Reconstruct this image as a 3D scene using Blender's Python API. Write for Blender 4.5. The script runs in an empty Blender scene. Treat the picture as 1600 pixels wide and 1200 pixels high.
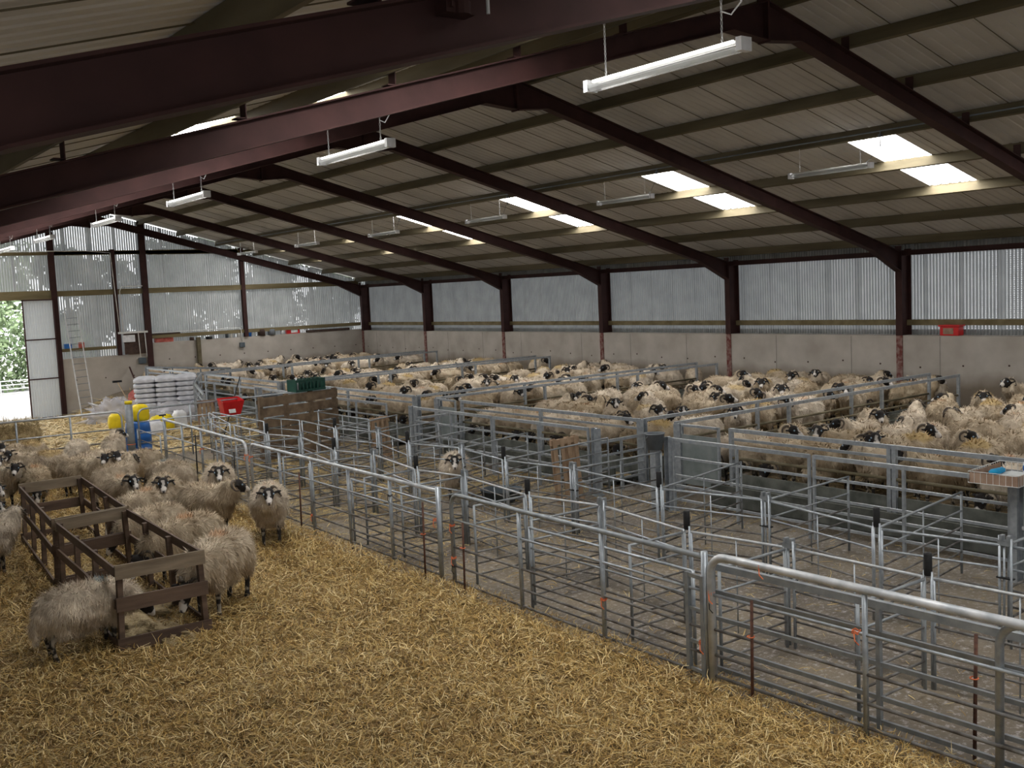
import bpy, bmesh, math, random
import numpy as np
from mathutils import Vector, Matrix, Euler
C = bpy.context.scene
COL = C.collection
R_ = math.radians
random.seed(7)
rng = np.random.default_rng(7)

# ---------------------------------------------------------------- camera
CAMH = 3.6
yaw, pitch, roll, FPX = .6405, .0910, -.0453, 1611.79
fw = Vector((math.sin(yaw)*math.cos(pitch), math.cos(yaw)*math.cos(pitch), -math.sin(pitch)))
rt = Vector((math.cos(yaw), -math.sin(yaw), 0)); up = rt.cross(fw)
c_, s_ = math.cos(roll), math.sin(roll)
r2 = c_*rt + s_*up; u2 = -s_*rt + c_*up
cam = bpy.data.cameras.new('camera'); camo = bpy.data.objects.new('camera', cam); COL.objects.link(camo)
M = Matrix((r2, u2, -fw)).transposed().to_4x4(); M.translation = (0, 0, CAMH)
camo.matrix_world = M
cam.sensor_width = 36; cam.lens = FPX/1600*36; cam.clip_start = .05; cam.clip_end = 500
C.camera = camo
# ---------------------------------------------------------------- view, world
C.view_settings.view_transform = 'Standard'; C.view_settings.look = 'None'
C.view_settings.exposure = 0.34; C.view_settings.gamma = 1.0; C.view_settings.use_curve_mapping = False
SKY = 3.8; ROOFLIGHT = 14.0; TUBE = 4.0
w = bpy.data.worlds.new('world'); C.world = w; w.use_nodes = True
wn = w.node_tree.nodes; wl = w.node_tree.links
bg = wn['Background']; bg.inputs['Strength'].default_value = SKY
wtc = wn.new('ShaderNodeTexCoord'); wno = wn.new('ShaderNodeTexNoise'); wno.inputs['Scale'].default_value = 2.5
wr = wn.new('ShaderNodeValToRGB'); wr.color_ramp.elements[0].color = (.88, .94, 1, 1); wr.color_ramp.elements[1].color = (1, 1, 1, 1)
wl.new(wtc.outputs['Generated'], wno.inputs['Vector']); wl.new(wno.outputs['Fac'], wr.inputs['Fac']); wl.new(wr.outputs['Color'], bg.inputs['Color'])

# the camera's own flash (it glints in the sheep's eyes)
fl_ = bpy.data.lights.new('camera_flash', 'POINT'); fl_.energy = 60; fl_.shadow_soft_size = .03; fl_.color = (1, .97, .93)
flo = bpy.data.objects.new('camera_flash', fl_); COL.objects.link(flo); flo.location = (.05, 0, CAMH+.06)
# ---------------------------------------------------------------- materials
def nmat(name):
    m = bpy.data.materials.new(name); m.use_nodes = True
    return m, m.node_tree.nodes, m.node_tree.links, m.node_tree.nodes['Principled BSDF']
def noise_mat(name, c1, c2, scale=4, rough=.7, metal=0, detail=6, bump=0, lo=.35, hi=.65, stretch=None, bscale=None, coord='Object', spec=.3):
    m, n, l, b = nmat(name)
    tc = n.new('ShaderNodeTexCoord'); mp = n.new('ShaderNodeMapping')
    if stretch: mp.inputs['Scale'].default_value = stretch
    no = n.new('ShaderNodeTexNoise'); no.inputs['Scale'].default_value = scale; no.inputs['Detail'].default_value = detail
    cr = n.new('ShaderNodeValToRGB'); cr.color_ramp.elements[0].position = lo; cr.color_ramp.elements[1].position = hi
    cr.color_ramp.elements[0].color = (*c1, 1); cr.color_ramp.elements[1].color = (*c2, 1)
    l.new(tc.outputs[coord], mp.inputs['Vector']); l.new(mp.outputs[0], no.inputs['Vector'])
    l.new(no.outputs['Fac'], cr.inputs['Fac']); l.new(cr.outputs['Color'], b.inputs['Base Color'])
    b.inputs['Roughness'].default_value = rough; b.inputs['Metallic'].default_value = metal
    b.inputs['Specular IOR Level'].default_value = spec
    if bump:
        nb = n.new('ShaderNodeTexNoise'); nb.inputs['Scale'].default_value = bscale or scale*4; nb.inputs['Detail'].default_value = 5
        bp = n.new('ShaderNodeBump'); bp.inputs['Strength'].default_value = bump; bp.inputs['Distance'].default_value = .03
        l.new(mp.outputs[0], nb.inputs['Vector']); l.new(nb.outputs['Fac'], bp.inputs['Height']); l.new(bp.outputs[0], b.inputs['Normal'])
    return m
def attr_mat(name, rough=.8, spec=.2, sheen=0):
    m, n, l, b = nmat(name)
    a = n.new('ShaderNodeAttribute'); a.attribute_name = 'Col'; l.new(a.outputs['Color'], b.inputs['Base Color'])
    b.inputs['Roughness'].default_value = rough; b.inputs['Specular IOR Level'].default_value = spec
    return m
MAT = {}
MAT['oxide'] = noise_mat('red oxide paint', (.034, .0125, .0115), (.050, .019, .017), 3, .75, bump=.05)
MAT['oxide_worn'] = noise_mat('worn red oxide paint', (.14, .035, .028), (.26, .17, .15), 9, .75, lo=.4, hi=.62)
MAT['galv'] = noise_mat('galvanised steel', (.27, .30, .33), (.42, .45, .48), 14, .42, metal=.55, lo=.3, hi=.7, spec=.5)
MAT['galv_dull'] = noise_mat('dull galvanised steel', (.20, .22, .24), (.32, .34, .35), 9, .55, metal=.4, lo=.3, hi=.7)
MAT['galv_bright'] = noise_mat('bright weathered tube', (.36, .38, .40), (.62, .63, .64), 7, .5, metal=.3, lo=.35, hi=.7)
MAT['galv_dirty'] = noise_mat('mud stained tube', (.075, .065, .055), (.24, .235, .23), 6, .6, metal=.3, lo=.35, hi=.7)
MAT['sheet_metal'] = noise_mat('galvanised flat sheet', (.17, .20, .20), (.27, .30, .30), 3, .5, metal=.4)
MAT['rust'] = noise_mat('rusty bar', (.06, .030, .022), (.13, .06, .04), 20, .85)
MAT['rubber'] = noise_mat('black rubber', (.008, .008, .009), (.02, .02, .02), 10, .55)
MAT['concrete'] = noise_mat('cast concrete', (.36, .325, .285), (.50, .465, .42), 1.2, .85, bump=.08, lo=.3, hi=.72, bscale=20)
m = MAT['concrete']; n = m.node_tree.nodes; l = m.node_tree.links; b = n['Principled BSDF']; src = b.inputs['Base Color'].links[0].from_socket
tc = n.new('ShaderNodeTexCoord'); sx = n.new('ShaderNodeSeparateXYZ'); l.new(tc.outputs['Object'], sx.inputs[0]); nn_ = n.new('ShaderNodeTexNoise'); nn_.inputs['Scale'].default_value = 1.3; nn_.inputs['Detail'].default_value = 6; l.new(tc.outputs['Object'], nn_.inputs['Vector'])
ma = n.new('ShaderNodeMath'); ma.operation = 'MULTIPLY_ADD'; ma.inputs[1].default_value = .5; l.new(nn_.outputs['Fac'], ma.inputs[0]); l.new(sx.outputs[2], ma.inputs[2])
mr = n.new('ShaderNodeMapRange'); mr.inputs['From Min'].default_value = 1.25; mr.inputs['From Max'].default_value = .85; mr.inputs['To Max'].default_value = .75; l.new(ma.outputs[0], mr.inputs['Value'])
gt = n.new('ShaderNodeMath'); gt.operation = 'GREATER_THAN'; gt.inputs[1].default_value = 14.6; l.new(sx.outputs[0], gt.inputs[0]); mu = n.new('ShaderNodeMath'); mu.operation = 'MULTIPLY'; l.new(gt.outputs[0], mu.inputs[0]); l.new(mr.outputs[0], mu.inputs[1])
mx = n.new('ShaderNodeMix'); mx.data_type = 'RGBA'; mx.inputs['B'].default_value = (.12, .085, .05, 1); l.new(mu.outputs[0], mx.inputs['Factor']); l.new(src, mx.inputs['A']); l.new(mx.outputs['Result'], b.inputs['Base Color'])
MAT['old_timber'] = noise_mat('olive treated timber', (.085, .070, .040), (.155, .130, .080), 3, .8, stretch=(1, .15, 1), bump=.1)
MAT['girt_timber'] = noise_mat('girt timber', (.14, .11, .055), (.22, .18, .10), 3, .8, stretch=(.2, 1, 1))
MAT['feeder_wood'] = noise_mat('dark stained feeder board', (.060, .038, .028), (.15, .10, .070), 3, .75, stretch=(.5, .5, 3), bump=.15, lo=.3, hi=.7)
MAT['feeder_wood_pale'] = noise_mat('paler feeder board', (.15, .115, .080), (.30, .24, .17), 3, .75, stretch=(.5, .5, 3), bump=.15, lo=.3, hi=.7)
MAT['pallet_wood'] = noise_mat('pallet wood', (.26, .17, .105), (.42, .30, .20), 5, .8, bump=.15, lo=.3, hi=.7)
MAT['pallet_old'] = noise_mat('muddy pallet wood', (.10, .070, .045), (.24, .17, .11), 5, .85, bump=.15, lo=.3, hi=.7)
MAT['roof'] = noise_mat('fibre cement roof sheet', (.47, .455, .435), (.58, .565, .54), .8, .85, lo=.3, hi=.7)
MAT['white_paint'] = noise_mat('white enamel', (.62, .62, .60), (.75, .75, .73), 5, .45)
MAT['white_plastic'] = noise_mat('white plastic', (.62, .63, .66), (.80, .81, .84), 6, .35, spec=.5)
MAT['sack'] = noise_mat('silver white feed sack', (.50, .51, .56), (.68, .69, .74), 5, .35, bump=.3, bscale=9, spec=.5)
MAT['grey_plastic'] = noise_mat('grey plastic', (.12, .135, .15), (.17, .19, .21), 5, .5)
MAT['junction'] = noise_mat('blue grey junction box', (.06, .08, .095), (.09, .11, .13), 5, .5)
MAT['red_plastic'] = noise_mat('red plastic', (.55, .012, .015), (.68, .02, .02), 4, .4, spec=.5)
MAT['blue_plastic'] = noise_mat('blue plastic', (.008, .09, .34), (.012, .13, .45), 4, .4, spec=.5)
MAT['yellow'] = noise_mat('yellow plastic', (.70, .52, .01), (.85, .66, .02), 6, .5)
MAT['green_plastic'] = noise_mat('dark green crate plastic', (.008, .045, .035), (.015, .07, .05), 6, .45)
MAT['cyan'] = noise_mat('bright blue cloth', (.01, .25, .50), (.02, .34, .62), 10, .8)
MAT['paper'] = noise_mat('paper', (.62, .66, .66), (.75, .77, .76), 10, .8)
MAT['card'] = noise_mat('brown cardboard', (.26, .17, .12), (.36, .25, .18), 8, .85)
MAT['brown_board'] = noise_mat('brown board', (.045, .028, .022), (.08, .05, .04), 6, .8)
MAT['twine'] = noise_mat('orange twine', (.65, .14, .05), (.85, .24, .10), 30, .8)
MAT['black_tie'] = noise_mat('black tie', (.01, .01, .01), (.02, .02, .02), 10, .6)
MAT['hay'] = noise_mat('hay', (.24, .175, .09), (.48, .38, .22), 14, .9, bump=.8, bscale=40, lo=.3, hi=.7)
MAT['trough'] = noise_mat('wet trough board', (.055, .060, .052), (.13, .135, .12), 4, .7, stretch=(1, .2, 1))
MAT['soil'] = noise_mat('trodden bedding', (.055, .040, .022), (.20, .14, .06), 3.5, .95, bump=.7, bscale=22, lo=.32, hi=.7)
MAT['fork'] = noise_mat('pale wood handle', (.30, .21, .13), (.42, .31, .2), 8, .7)
MAT['alu'] = noise_mat('aluminium', (.55, .56, .57), (.70, .70, .71), 8, .4, metal=.4)
MAT['horn'] = noise_mat('horn', (.030, .024, .019), (.15, .115, .085), 14, .5, lo=.35, hi=.75)
MAT['leaf'] = noise_mat('foliage', (.10, .15, .07), (.26, .33, .17), 1.2, .8, lo=.35, hi=.65)
MAT['leaf_silhouette'] = noise_mat('dark foliage', (.012, .022, .010), (.035, .055, .02), 1.2, .8)  # leaf colour darkened to paint the backlit silhouette of the gable trees
MAT['bark'] = noise_mat('bark', (.06, .045, .03), (.11, .09, .06), 5, .9)
MAT['gravel'] = noise_mat('pale gravel', (.30, .29, .27), (.45, .43, .40), 2, .9)
MAT['grass'] = noise_mat('rough grass', (.06, .10, .03), (.14, .18, .06), 1, .95)
MAT['red_print'] = noise_mat('dull red print', (.30, .05, .04), (.45, .12, .09), 9, .6)
m, n, l, b = nmat('sheep eye'); b.inputs['Base Color'].default_value = (.25, .35, .45, 1); b.inputs['Roughness'].default_value = .08; b.inputs['Specular IOR Level'].default_value = 1; MAT['eye'] = m  # pale blue base colour stands in for the flash's eyeshine
MAT['skin'] = attr_mat('sheep face and legs', .75)
def fleece_mat(name, mark=None):
    m, n, l, b = nmat(name)
    tc = n.new('ShaderNodeTexCoord'); no = n.new('ShaderNodeTexNoise'); no.inputs['Scale'].default_value = 3.2; no.inputs['Detail'].default_value = 7
    cr = n.new('ShaderNodeValToRGB'); e = cr.color_ramp.elements
    e[0].position = .30; e[0].color = (.40, .31, .215, 1); e[1].position = .66; e[1].color = (.75, .645, .505, 1)
    l.new(tc.outputs['Object'], no.inputs['Vector']); l.new(no.outputs['Fac'], cr.inputs['Fac'])
    oi = n.new('ShaderNodeObjectInfo'); hs = n.new('ShaderNodeHueSaturation')
    mr = n.new('ShaderNodeMapRange'); mr.inputs['To Min'].default_value = .74; mr.inputs['To Max'].default_value = 1.12
    l.new(oi.outputs['Random'], mr.inputs['Value']); l.new(mr.outputs[0], hs.inputs['Value'])
    mr2 = n.new('ShaderNodeMapRange'); mr2.inputs['To Min'].default_value = 1.25; mr2.inputs['To Max'].default_value = .8
    l.new(oi.outputs['Random'], mr2.inputs['Value']); l.new(mr2.outputs[0], hs.inputs['Saturation'])
    l.new(cr.outputs['Color'], hs.inputs['Color']); out = hs.outputs['Color']
    if mark:
        col, pos, rad, st = mark
        vm = n.new('ShaderNodeVectorMath'); vm.operation = 'DISTANCE'; vm.inputs[1].default_value = pos
        l.new(tc.outputs['Object'], vm.inputs[0])
        n2 = n.new('ShaderNodeTexNoise'); n2.inputs['Scale'].default_value = 12; l.new(tc.outputs['Object'], n2.inputs['Vector'])
        ad = n.new('ShaderNodeMath'); ad.operation = 'MULTIPLY_ADD'; ad.inputs[1].default_value = .12; l.new(n2.outputs['Fac'], ad.inputs[0]); l.new(vm.outputs['Value'], ad.inputs[2])
        m3 = n.new('ShaderNodeMapRange'); m3.inputs['From Min'].default_value = rad+.06; m3.inputs['From Max'].default_value = rad; m3.inputs['To Max'].default_value = st
        l.new(ad.outputs[0], m3.inputs['Value'])
        mx = n.new('ShaderNodeMix'); mx.data_type = 'RGBA'; mx.inputs['B'].default_value = (*col, 1)
        l.new(m3.outputs[0], mx.inputs['Factor']); l.new(out, mx.inputs['A']); out = mx.outputs['Result']
    l.new(out, b.inputs['Base Color']); b.inputs['Roughness'].default_value = .95; b.inputs['Specular IOR Level'].default_value = .05
    return m
FLEECE = [fleece_mat('cream fleece'), fleece_mat('cream fleece with orange mark', ((.62, .27, .10), (-.02, 0, .85), .14, .42)),
          fleece_mat('cream fleece with blue mark', ((.06, .25, .36), (.22, 0, .86), .13, .65)),
          fleece_mat('cream fleece stained yellow', ((.55, .38, .12), (-.2, 0, .82), .26, .5))]
def straw_mat(name, cols):
    m, n, l, b = nmat(name)
    a = n.new('ShaderNodeAttribute'); a.attribute_name = 'Col'
    l.new(a.outputs['Color'], b.inputs['Base Color']); b.inputs['Roughness'].default_value = .6; b.inputs['Specular IOR Level'].default_value = .35
    return m
MAT['straw'] = straw_mat('straw', None)
MAT['straw_bed'] = noise_mat('packed straw', (.10, .062, .018), (.26, .175, .062), 2.2, .95, bump=.9, bscale=30, lo=.33, hi=.68)

def perf_mat(name, axis, period, frac, col1, col2, band=None):
    """corrugated ventilated sheet: rows of small perforations along each flute let the sky show through"""
    m, n, l, b = nmat(name)
    tc = n.new('ShaderNodeTexCoord'); sx = n.new('ShaderNodeSeparateXYZ'); l.new(tc.outputs['Object'], sx.inputs[0])
    def math_(op, a, bb=None, cc=None):
        q = n.new('ShaderNodeMath'); q.operation = op
        for i, v in enumerate((a, bb, cc)):
            if v is None: continue
            if isinstance(v, (int, float)): q.inputs[i].default_value = v
            else: l.new(v, q.inputs[i])
        return q.outputs[0]
    a = sx.outputs[axis]; z = sx.outputs[2]
    fr = math_('FRACT', math_('MULTIPLY', a, 1/period))
    stripe = math_('LESS_THAN', math_('ABSOLUTE', math_('SUBTRACT', fr, .5)), .14)
    fz = math_('FRACT', math_('MULTIPLY', z, 1/.055))
    dots = math_('GREATER_THAN', fz, .45)
    nz = n.new('ShaderNodeTexNoise'); nz.inputs['Scale'].default_value = 1.7; l.new(tc.outputs['Object'], nz.inputs['Vector'])
    fac = math_('MULTIPLY', math_('MULTIPLY', stripe, dots), frac)
    if band:
        fb = math_('FRACT', math_('MULTIPLY', a, 1/band))
        fac = math_('MULTIPLY', fac, math_('GREATER_THAN', fb, .13))
    cr = n.new('ShaderNodeValToRGB'); cr.color_ramp.elements[0].color = (*col1, 1); cr.color_ramp.elements[1].color = (*col2, 1)
    cr.color_ramp.elements[0].position = .3; cr.color_ramp.elements[1].position = .7
    l.new(nz.outputs['Fac'], cr.inputs['Fac']); l.new(cr.outputs['Color'], b.inputs['Base Color'])
    b.inputs['Roughness'].default_value = .5; b.inputs['Metallic'].default_value = .3
    tr = n.new('ShaderNodeBsdfTransparent'); tl = n.new('ShaderNodeBsdfTranslucent'); tl.inputs['Color'].default_value = (.75, .78, .8, 1)
    mx0 = n.new('ShaderNodeMixShader'); mx0.inputs[0].default_value = .05
    l.new(b.outputs[0], mx0.inputs[1]); l.new(tl.outputs[0], mx0.inputs[2])
    mx = n.new('ShaderNodeMixShader'); l.new(fac, mx.inputs[0]); l.new(mx0.outputs[0], mx.inputs[1]); l.new(tr.outputs[0], mx.inputs[2])
    l.new(mx.outputs[0], n['Material Output'].inputs['Surface'])
    return m
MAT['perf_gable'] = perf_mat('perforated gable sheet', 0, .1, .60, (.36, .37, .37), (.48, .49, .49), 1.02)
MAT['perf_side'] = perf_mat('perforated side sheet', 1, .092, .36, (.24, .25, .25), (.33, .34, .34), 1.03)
m, n, l, b = nmat('solid corrugated sheet'); b.inputs['Base Color'].default_value = (.50, .51, .51, 1); b.inputs['Roughness'].default_value = .5; b.inputs['Metallic'].default_value = .3
tl = n.new('ShaderNodeBsdfTranslucent'); tl.inputs['Color'].default_value = (.75, .78, .8, 1); mx = n.new('ShaderNodeMixShader'); mx.inputs[0].default_value = .10
l.new(b.outputs[0], mx.inputs[1]); l.new(tl.outputs[0], mx.inputs[2]); l.new(mx.outputs[0], n['Material Output'].inputs['Surface']); MAT['sheet'] = m
def emis(name, col, st):
    m, n, l, b = nmat(name); b.inputs['Base Color'].default_value = (*col, 1); b.inputs['Emission Color'].default_value = (*col, 1); b.inputs['Emission Strength'].default_value = st
    return m
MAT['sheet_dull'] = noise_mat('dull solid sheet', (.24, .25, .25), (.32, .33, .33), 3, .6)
MAT['rooflight'] = emis('daylit roof glazing', (1.0, .985, .96), ROOFLIGHT)
MAT['tube_lit'] = emis('lit fluorescent tube', (1.0, .98, .93), TUBE)
m, n, l, b = nmat('clear diffuser'); b.inputs['Base Color'].default_value = (.36, .37, .37, 1); b.inputs['Roughness'].default_value = .25
tr = n.new('ShaderNodeBsdfTransparent'); mx = n.new('ShaderNodeMixShader'); mx.inputs[0].default_value = .35; l.new(b.outputs[0], mx.inputs[1]); l.new(tr.outputs[0], mx.inputs[2]); l.new(mx.outputs[0], n['Material Output'].inputs['Surface']); MAT['diffuser'] = m
m, n, l, b = nmat('clear plastic wrap'); b.inputs['Base Color'].default_value = (.72, .72, .78, 1); b.inputs['Roughness'].default_value = .2; b.inputs['Specular IOR Level'].default_value = .8
tr = n.new('ShaderNodeBsdfTransparent'); mx = n.new('ShaderNodeMixShader'); mx.inputs[0].default_value = .62; l.new(b.outputs[0], mx.inputs[1]); l.new(tr.outputs[0], mx.inputs[2]); l.new(mx.outputs[0], n['Material Output'].inputs['Surface']); MAT['wrap'] = m
# floor: damp concrete with lime patches and scattered dirt
m, n, l, b = nmat('stained concrete floor')
tc = n.new('ShaderNodeTexCoord'); n1 = n.new('ShaderNodeTexNoise'); n1.inputs['Scale'].default_value = .9; n1.inputs['Detail'].default_value = 9
n2 = n.new('ShaderNodeTexNoise'); n2.inputs['Scale'].default_value = 16; n2.inputs['Detail'].default_value = 9; n2.inputs['Roughness'].default_value = .75
for q in (n1, n2): l.new(tc.outputs['Object'], q.inputs['Vector'])
r1 = n.new('ShaderNodeValToRGB'); e = r1.color_ramp.elements; e[0].position = .3; e[0].color = (.075, .060, .045, 1); e[1].position = .7; e[1].color = (.22, .175, .115, 1)
r3 = n.new('ShaderNodeValToRGB'); e = r3.color_ramp.elements; e[0].position = .52; e[0].color = (0, 0, 0, 1); e[1].position = .66; e[1].color = (1, 1, 1, 1)
l.new(n1.outputs['Fac'], r1.inputs['Fac']); l.new(n2.outputs['Fac'], r3.inputs['Fac'])
mxc = n.new('ShaderNodeMix'); mxc.data_type = 'RGBA'; mxc.inputs['B'].default_value = (.50, .48, .47, 1)
l.new(r3.outputs['Color'], mxc.inputs['Factor']); l.new(r1.outputs['Color'], mxc.inputs['A'])
r4 = n.new('ShaderNodeMath'); r4.operation = 'MULTIPLY'; r4.inputs[1].default_value = .8; l.new(r3.outputs['Color'], r4.inputs[0]); l.new(r4.outputs[0], mxc.inputs['Factor'])
l.new(mxc.outputs['Result'], b.inputs['Base Color']); b.inputs['Roughness'].default_value = .62
bp = n.new('ShaderNodeBump'); bp.inputs['Strength'].default_value = .35; bp.inputs['Distance'].default_value = .02; l.new(n2.outputs['Fac'], bp.inputs['Height']); l.new(bp.outputs[0], b.inputs['Normal'])
MAT['floor'] = m

# ---------------------------------------------------------------- helpers
class MB:
    def __init__(s): s.v = []; s.f = []
    def add(s, V, F):
        o = len(s.v); s.v += [tuple(p) for p in V]; s.f += [tuple(i+o for i in f) for f in F]; return s
    def box(s, c, d, rot=None):
        V = [Vector((x*d[0]/2, y*d[1]/2, z*d[2]/2)) for x in (-1, 1) for y in (-1, 1) for z in (-1, 1)]
        if rot is not None: V = [rot @ v for v in V]
        c = Vector(c); return s.add([v+c for v in V], [(0, 1, 3, 2), (4, 6, 7, 5), (0, 4, 5, 1), (2, 3, 7, 6), (0, 2, 6, 4), (1, 5, 7, 3)])
    def bb(s, x0, x1, y0, y1, z0, z1): return s.box(((x0+x1)/2, (y0+y1)/2, (z0+z1)/2), (abs(x1-x0), abs(y1-y0), abs(z1-z0)))
    def bar(s, p, q, wd, h, upv=(0, 0, 1)):
        p = Vector(p); q = Vector(q); d = (q-p); L = d.length; d.normalize(); U = Vector(upv)
        sd = d.cross(U)
        if sd.length < 1e-4: sd = d.cross(Vector((1, 0, 0)))
        sd.normalize(); U = sd.cross(d)
        return s.box((p+q)/2, (L, wd, h), Matrix((d, sd*-1, U)).transposed())
    def tube(s, pts, r, n=8, cap=True):
        pts = [Vector(p) for p in pts]; rs = r if isinstance(r, (list, tuple)) else [r]*len(pts)
        V = []; F = []; prev = None
        for i, p in enumerate(pts):
            d = (pts[min(i+1, len(pts)-1)]-pts[max(i-1, 0)]).normalized()
            if prev is None:
                a = d.cross(Vector((0, 0, 1)));
                if a.length < .1: a = d.cross(Vector((0, 1, 0)))
            else: a = prev - d*prev.dot(d)
            a.normalize(); prev = a; bb = d.cross(a)
            for k in range(n):
                t = 2*math.pi*k/n; V.append(p+(a*math.cos(t)+bb*math.sin(t))*rs[i])
        for i in range(len(pts)-1):
            for k in range(n): F.append((i*n+k, i*n+(k+1) % n, (i+1)*n+(k+1) % n, (i+1)*n+k))
        if cap: F.append(tuple(range(n-1, -1, -1))); F.append(tuple(range((len(pts)-1)*n, len(pts)*n)))
        return s.add(V, F)
    def lathe(s, prof, c=(0, 0, 0), n=16):
        V = []; F = []
        for r, z in prof:
            for k in range(n): t = 2*math.pi*k/n; V.append((c[0]+r*math.cos(t), c[1]+r*math.sin(t), c[2]+z))
        for i in range(len(prof)-1):
            for k in range(n): F.append((i*n+k, i*n+(k+1) % n, (i+1)*n+(k+1) % n, (i+1)*n+k))
        F.append(tuple(range(n-1, -1, -1)))
        if prof[-1][0] > 0: F.append(tuple(range((len(prof)-1)*n, len(prof)*n)))
        return s.add(V, F)
    def mesh(s, name): 
        me = bpy.data.meshes.new(name); me.from_pydata(s.v, [], s.f); me.update(); return me
    def build(s, name, m, parent=None, smooth=False, bevel=0):
        me = s.mesh(name); me.materials.append(MAT[m] if isinstance(m, str) else m)
        if smooth:
            for p in me.polygons: p.use_smooth = True
        o = bpy.data.objects.new(name, me); COL.objects.link(o)
        if parent is not None: o.parent = parent
        if bevel: md = o.modifiers.new('b', 'BEVEL'); md.width = bevel; md.segments = 2
        return o
def smooth_angle(o):
    for p in o.data.polygons: p.use_smooth = len(p.vertices) == 4
def tag(o, label, cat, group=None, kind=None):
    if label: o['label'] = label
    if cat: o['category'] = cat
    if group: o['group'] = group
    if kind: o['kind'] = kind
    return o
def thing(name, label, cat, loc=(0, 0, 0), rz=0, group=None):
    o = bpy.data.objects.new(name, None); COL.objects.link(o); o.location = loc; o.rotation_euler = (0, 0, rz); o.empty_display_size = .2
    return tag(o, label, cat, group)
def struct(name, mb, m, parent=None, label=None, smooth=False):
    o = mb.build(name, m, parent, smooth)
    if parent is None: o['kind'] = 'structure'
    if label: o['label'] = label
    return o
def sroot(name, label=None):
    o = bpy.data.objects.new(name, None); COL.objects.link(o); o['kind'] = 'structure'
    if label: o['label'] = label
    return o
def copy_tree(o, parent=None):
    c = o.copy(); COL.objects.link(c); c.parent = parent
    for ch in o.children: copy_tree(ch, c)
    return c
ORD = ['first', 'second', 'third', 'fourth', 'fifth', 'sixth', 'seventh', 'eighth', 'ninth', 'tenth', 'eleventh', 'twelfth', 'thirteenth', 'fourteenth', 'fifteenth', 'sixteenth', 'seventeenth', 'eighteenth', 'nineteenth', 'twentieth']
def proj(p):
    d = Vector(p)-Vector((0, 0, CAMH)); z = d.dot(fw); return 800+FPX*d.dot(r2)/z, 600-FPX*d.dot(u2)/z, z

# ---------------------------------------------------------------- setting
RX, HW = 12.3, 12.7
XL, XR = RX-HW, RX+HW          # inner flanges of the columns
GY = 46.0; BACK = -8.0
def zb(x): return 7.3-.270*abs(x-RX)
def zs(x): return 7.90-.266*abs(x-RX)
def sstep(t): t = max(0, min(1, t)); return t*t*(3-2*t)
def floor_z(x, y): return -.85*sstep((y-28)/17)*sstep((13.4-x)/3.0)
# floor
mb = MB(); nx, ny = 60, 90
V = []; 
for j in range(ny+1):
    for i in range(nx+1):
        x = XL-.5+(XR-XL+1)*i/nx; y = BACK-.5+(GY+1-BACK+.5)*j/ny; V.append((x, y, floor_z(x, y)))
F = [(j*(nx+1)+i, j*(nx+1)+i+1, (j+1)*(nx+1)+i+1, (j+1)*(nx+1)+i) for j in range(ny) for i in range(nx)]
mb.add(V, F); struct('floor', mb, 'floor', smooth=True)
def corrug(u0, u1, period, depth, fz0, fz1, axis, off, sharp=True):
    """vertical corrugated sheet along an axis between heights fz0(u), fz1(u)"""
    mb = MB(); V = []; F = []; n = int((u1-u0)/period)
    prof = [(0, 0), (.30, 0), (.42, 1), (.88, 1)] if sharp else [(0, 0), (.25, .5), (.5, 1), (.75, .5)]
    us = []
    for k in range(n+1):
        for a, d in prof:
            u = u0+(k+a)*period
            if u <= u1+1e-6: us.append((u, d*depth))
    for u, d in us:
        for z in (fz0(u), fz1(u)):
            V.append((u, off+d, z) if axis == 0 else (off+d, u, z))
    for i in range(len(us)-1): F.append((2*i, 2*i+2, 2*i+3, 2*i+1))
    return mb.add(V, F)
# far gable : concrete base (lower at the left), ventilated sheeting, door opening at x < 9.4
mb = MB(); mb.bb(14.5, XR+.5, GY, GY+.25, -.9, 1.98).bb(10.62, 14.5, GY, GY+.25, -.95, 1.54); gw = struct('wall_far', mb, 'concrete')
tie = MB()
for k in range(9): tie.box((15.3+k*1.17, GY-.002, 1.22), (.05, .01, .05)); 
for k in range(3): tie.box((11.3+k*1.2, GY-.002, .62), (.05, .01, .05))
tie.build('tie_bolt_holes', 'brown_board', gw)
SHG = sroot('wall_far_sheeting')
corrug(10.7, XR+.5, .1, .035, lambda u: 1.5 if u < 14.5 else 1.95, lambda u: zs(u)-.05, 0, GY+.20).build('ventilated_sheet', 'perf_gable', SHG)
corrug(XL-.5, 10.7, .1, .035, lambda u: 4.35, lambda u: zs(u)-.05, 0, GY+.20).build('ventilated_sheet', 'perf_gable', SHG)
corrug(XL-.5, 4.0, .1, .035, lambda u: -.9, lambda u: 4.35, 0, GY+.20).build('lower_sheet', 'sheet', SHG)
# gable girts
g = sroot('trim_1')
def girt(x0, x1, z0, z1, m='girt_timber'): MB().bb(x0, x1, GY-.02, GY+.15, z0, z1).build('girt', m, g)
girt(10.75, 25, 4.17, 4.40); girt(4.0, 10.62, 4.08, 4.44); girt(10.8, 18.8, 5.88, 6.06); girt(14.7, 20.5, 5.86, 6.02); girt(14.6, 25, 2.17, 2.33); girt(10.8, 13.05, 1.84, 1.97)
girt(4.0, 18.0, 5.90, 6.03)
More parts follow.
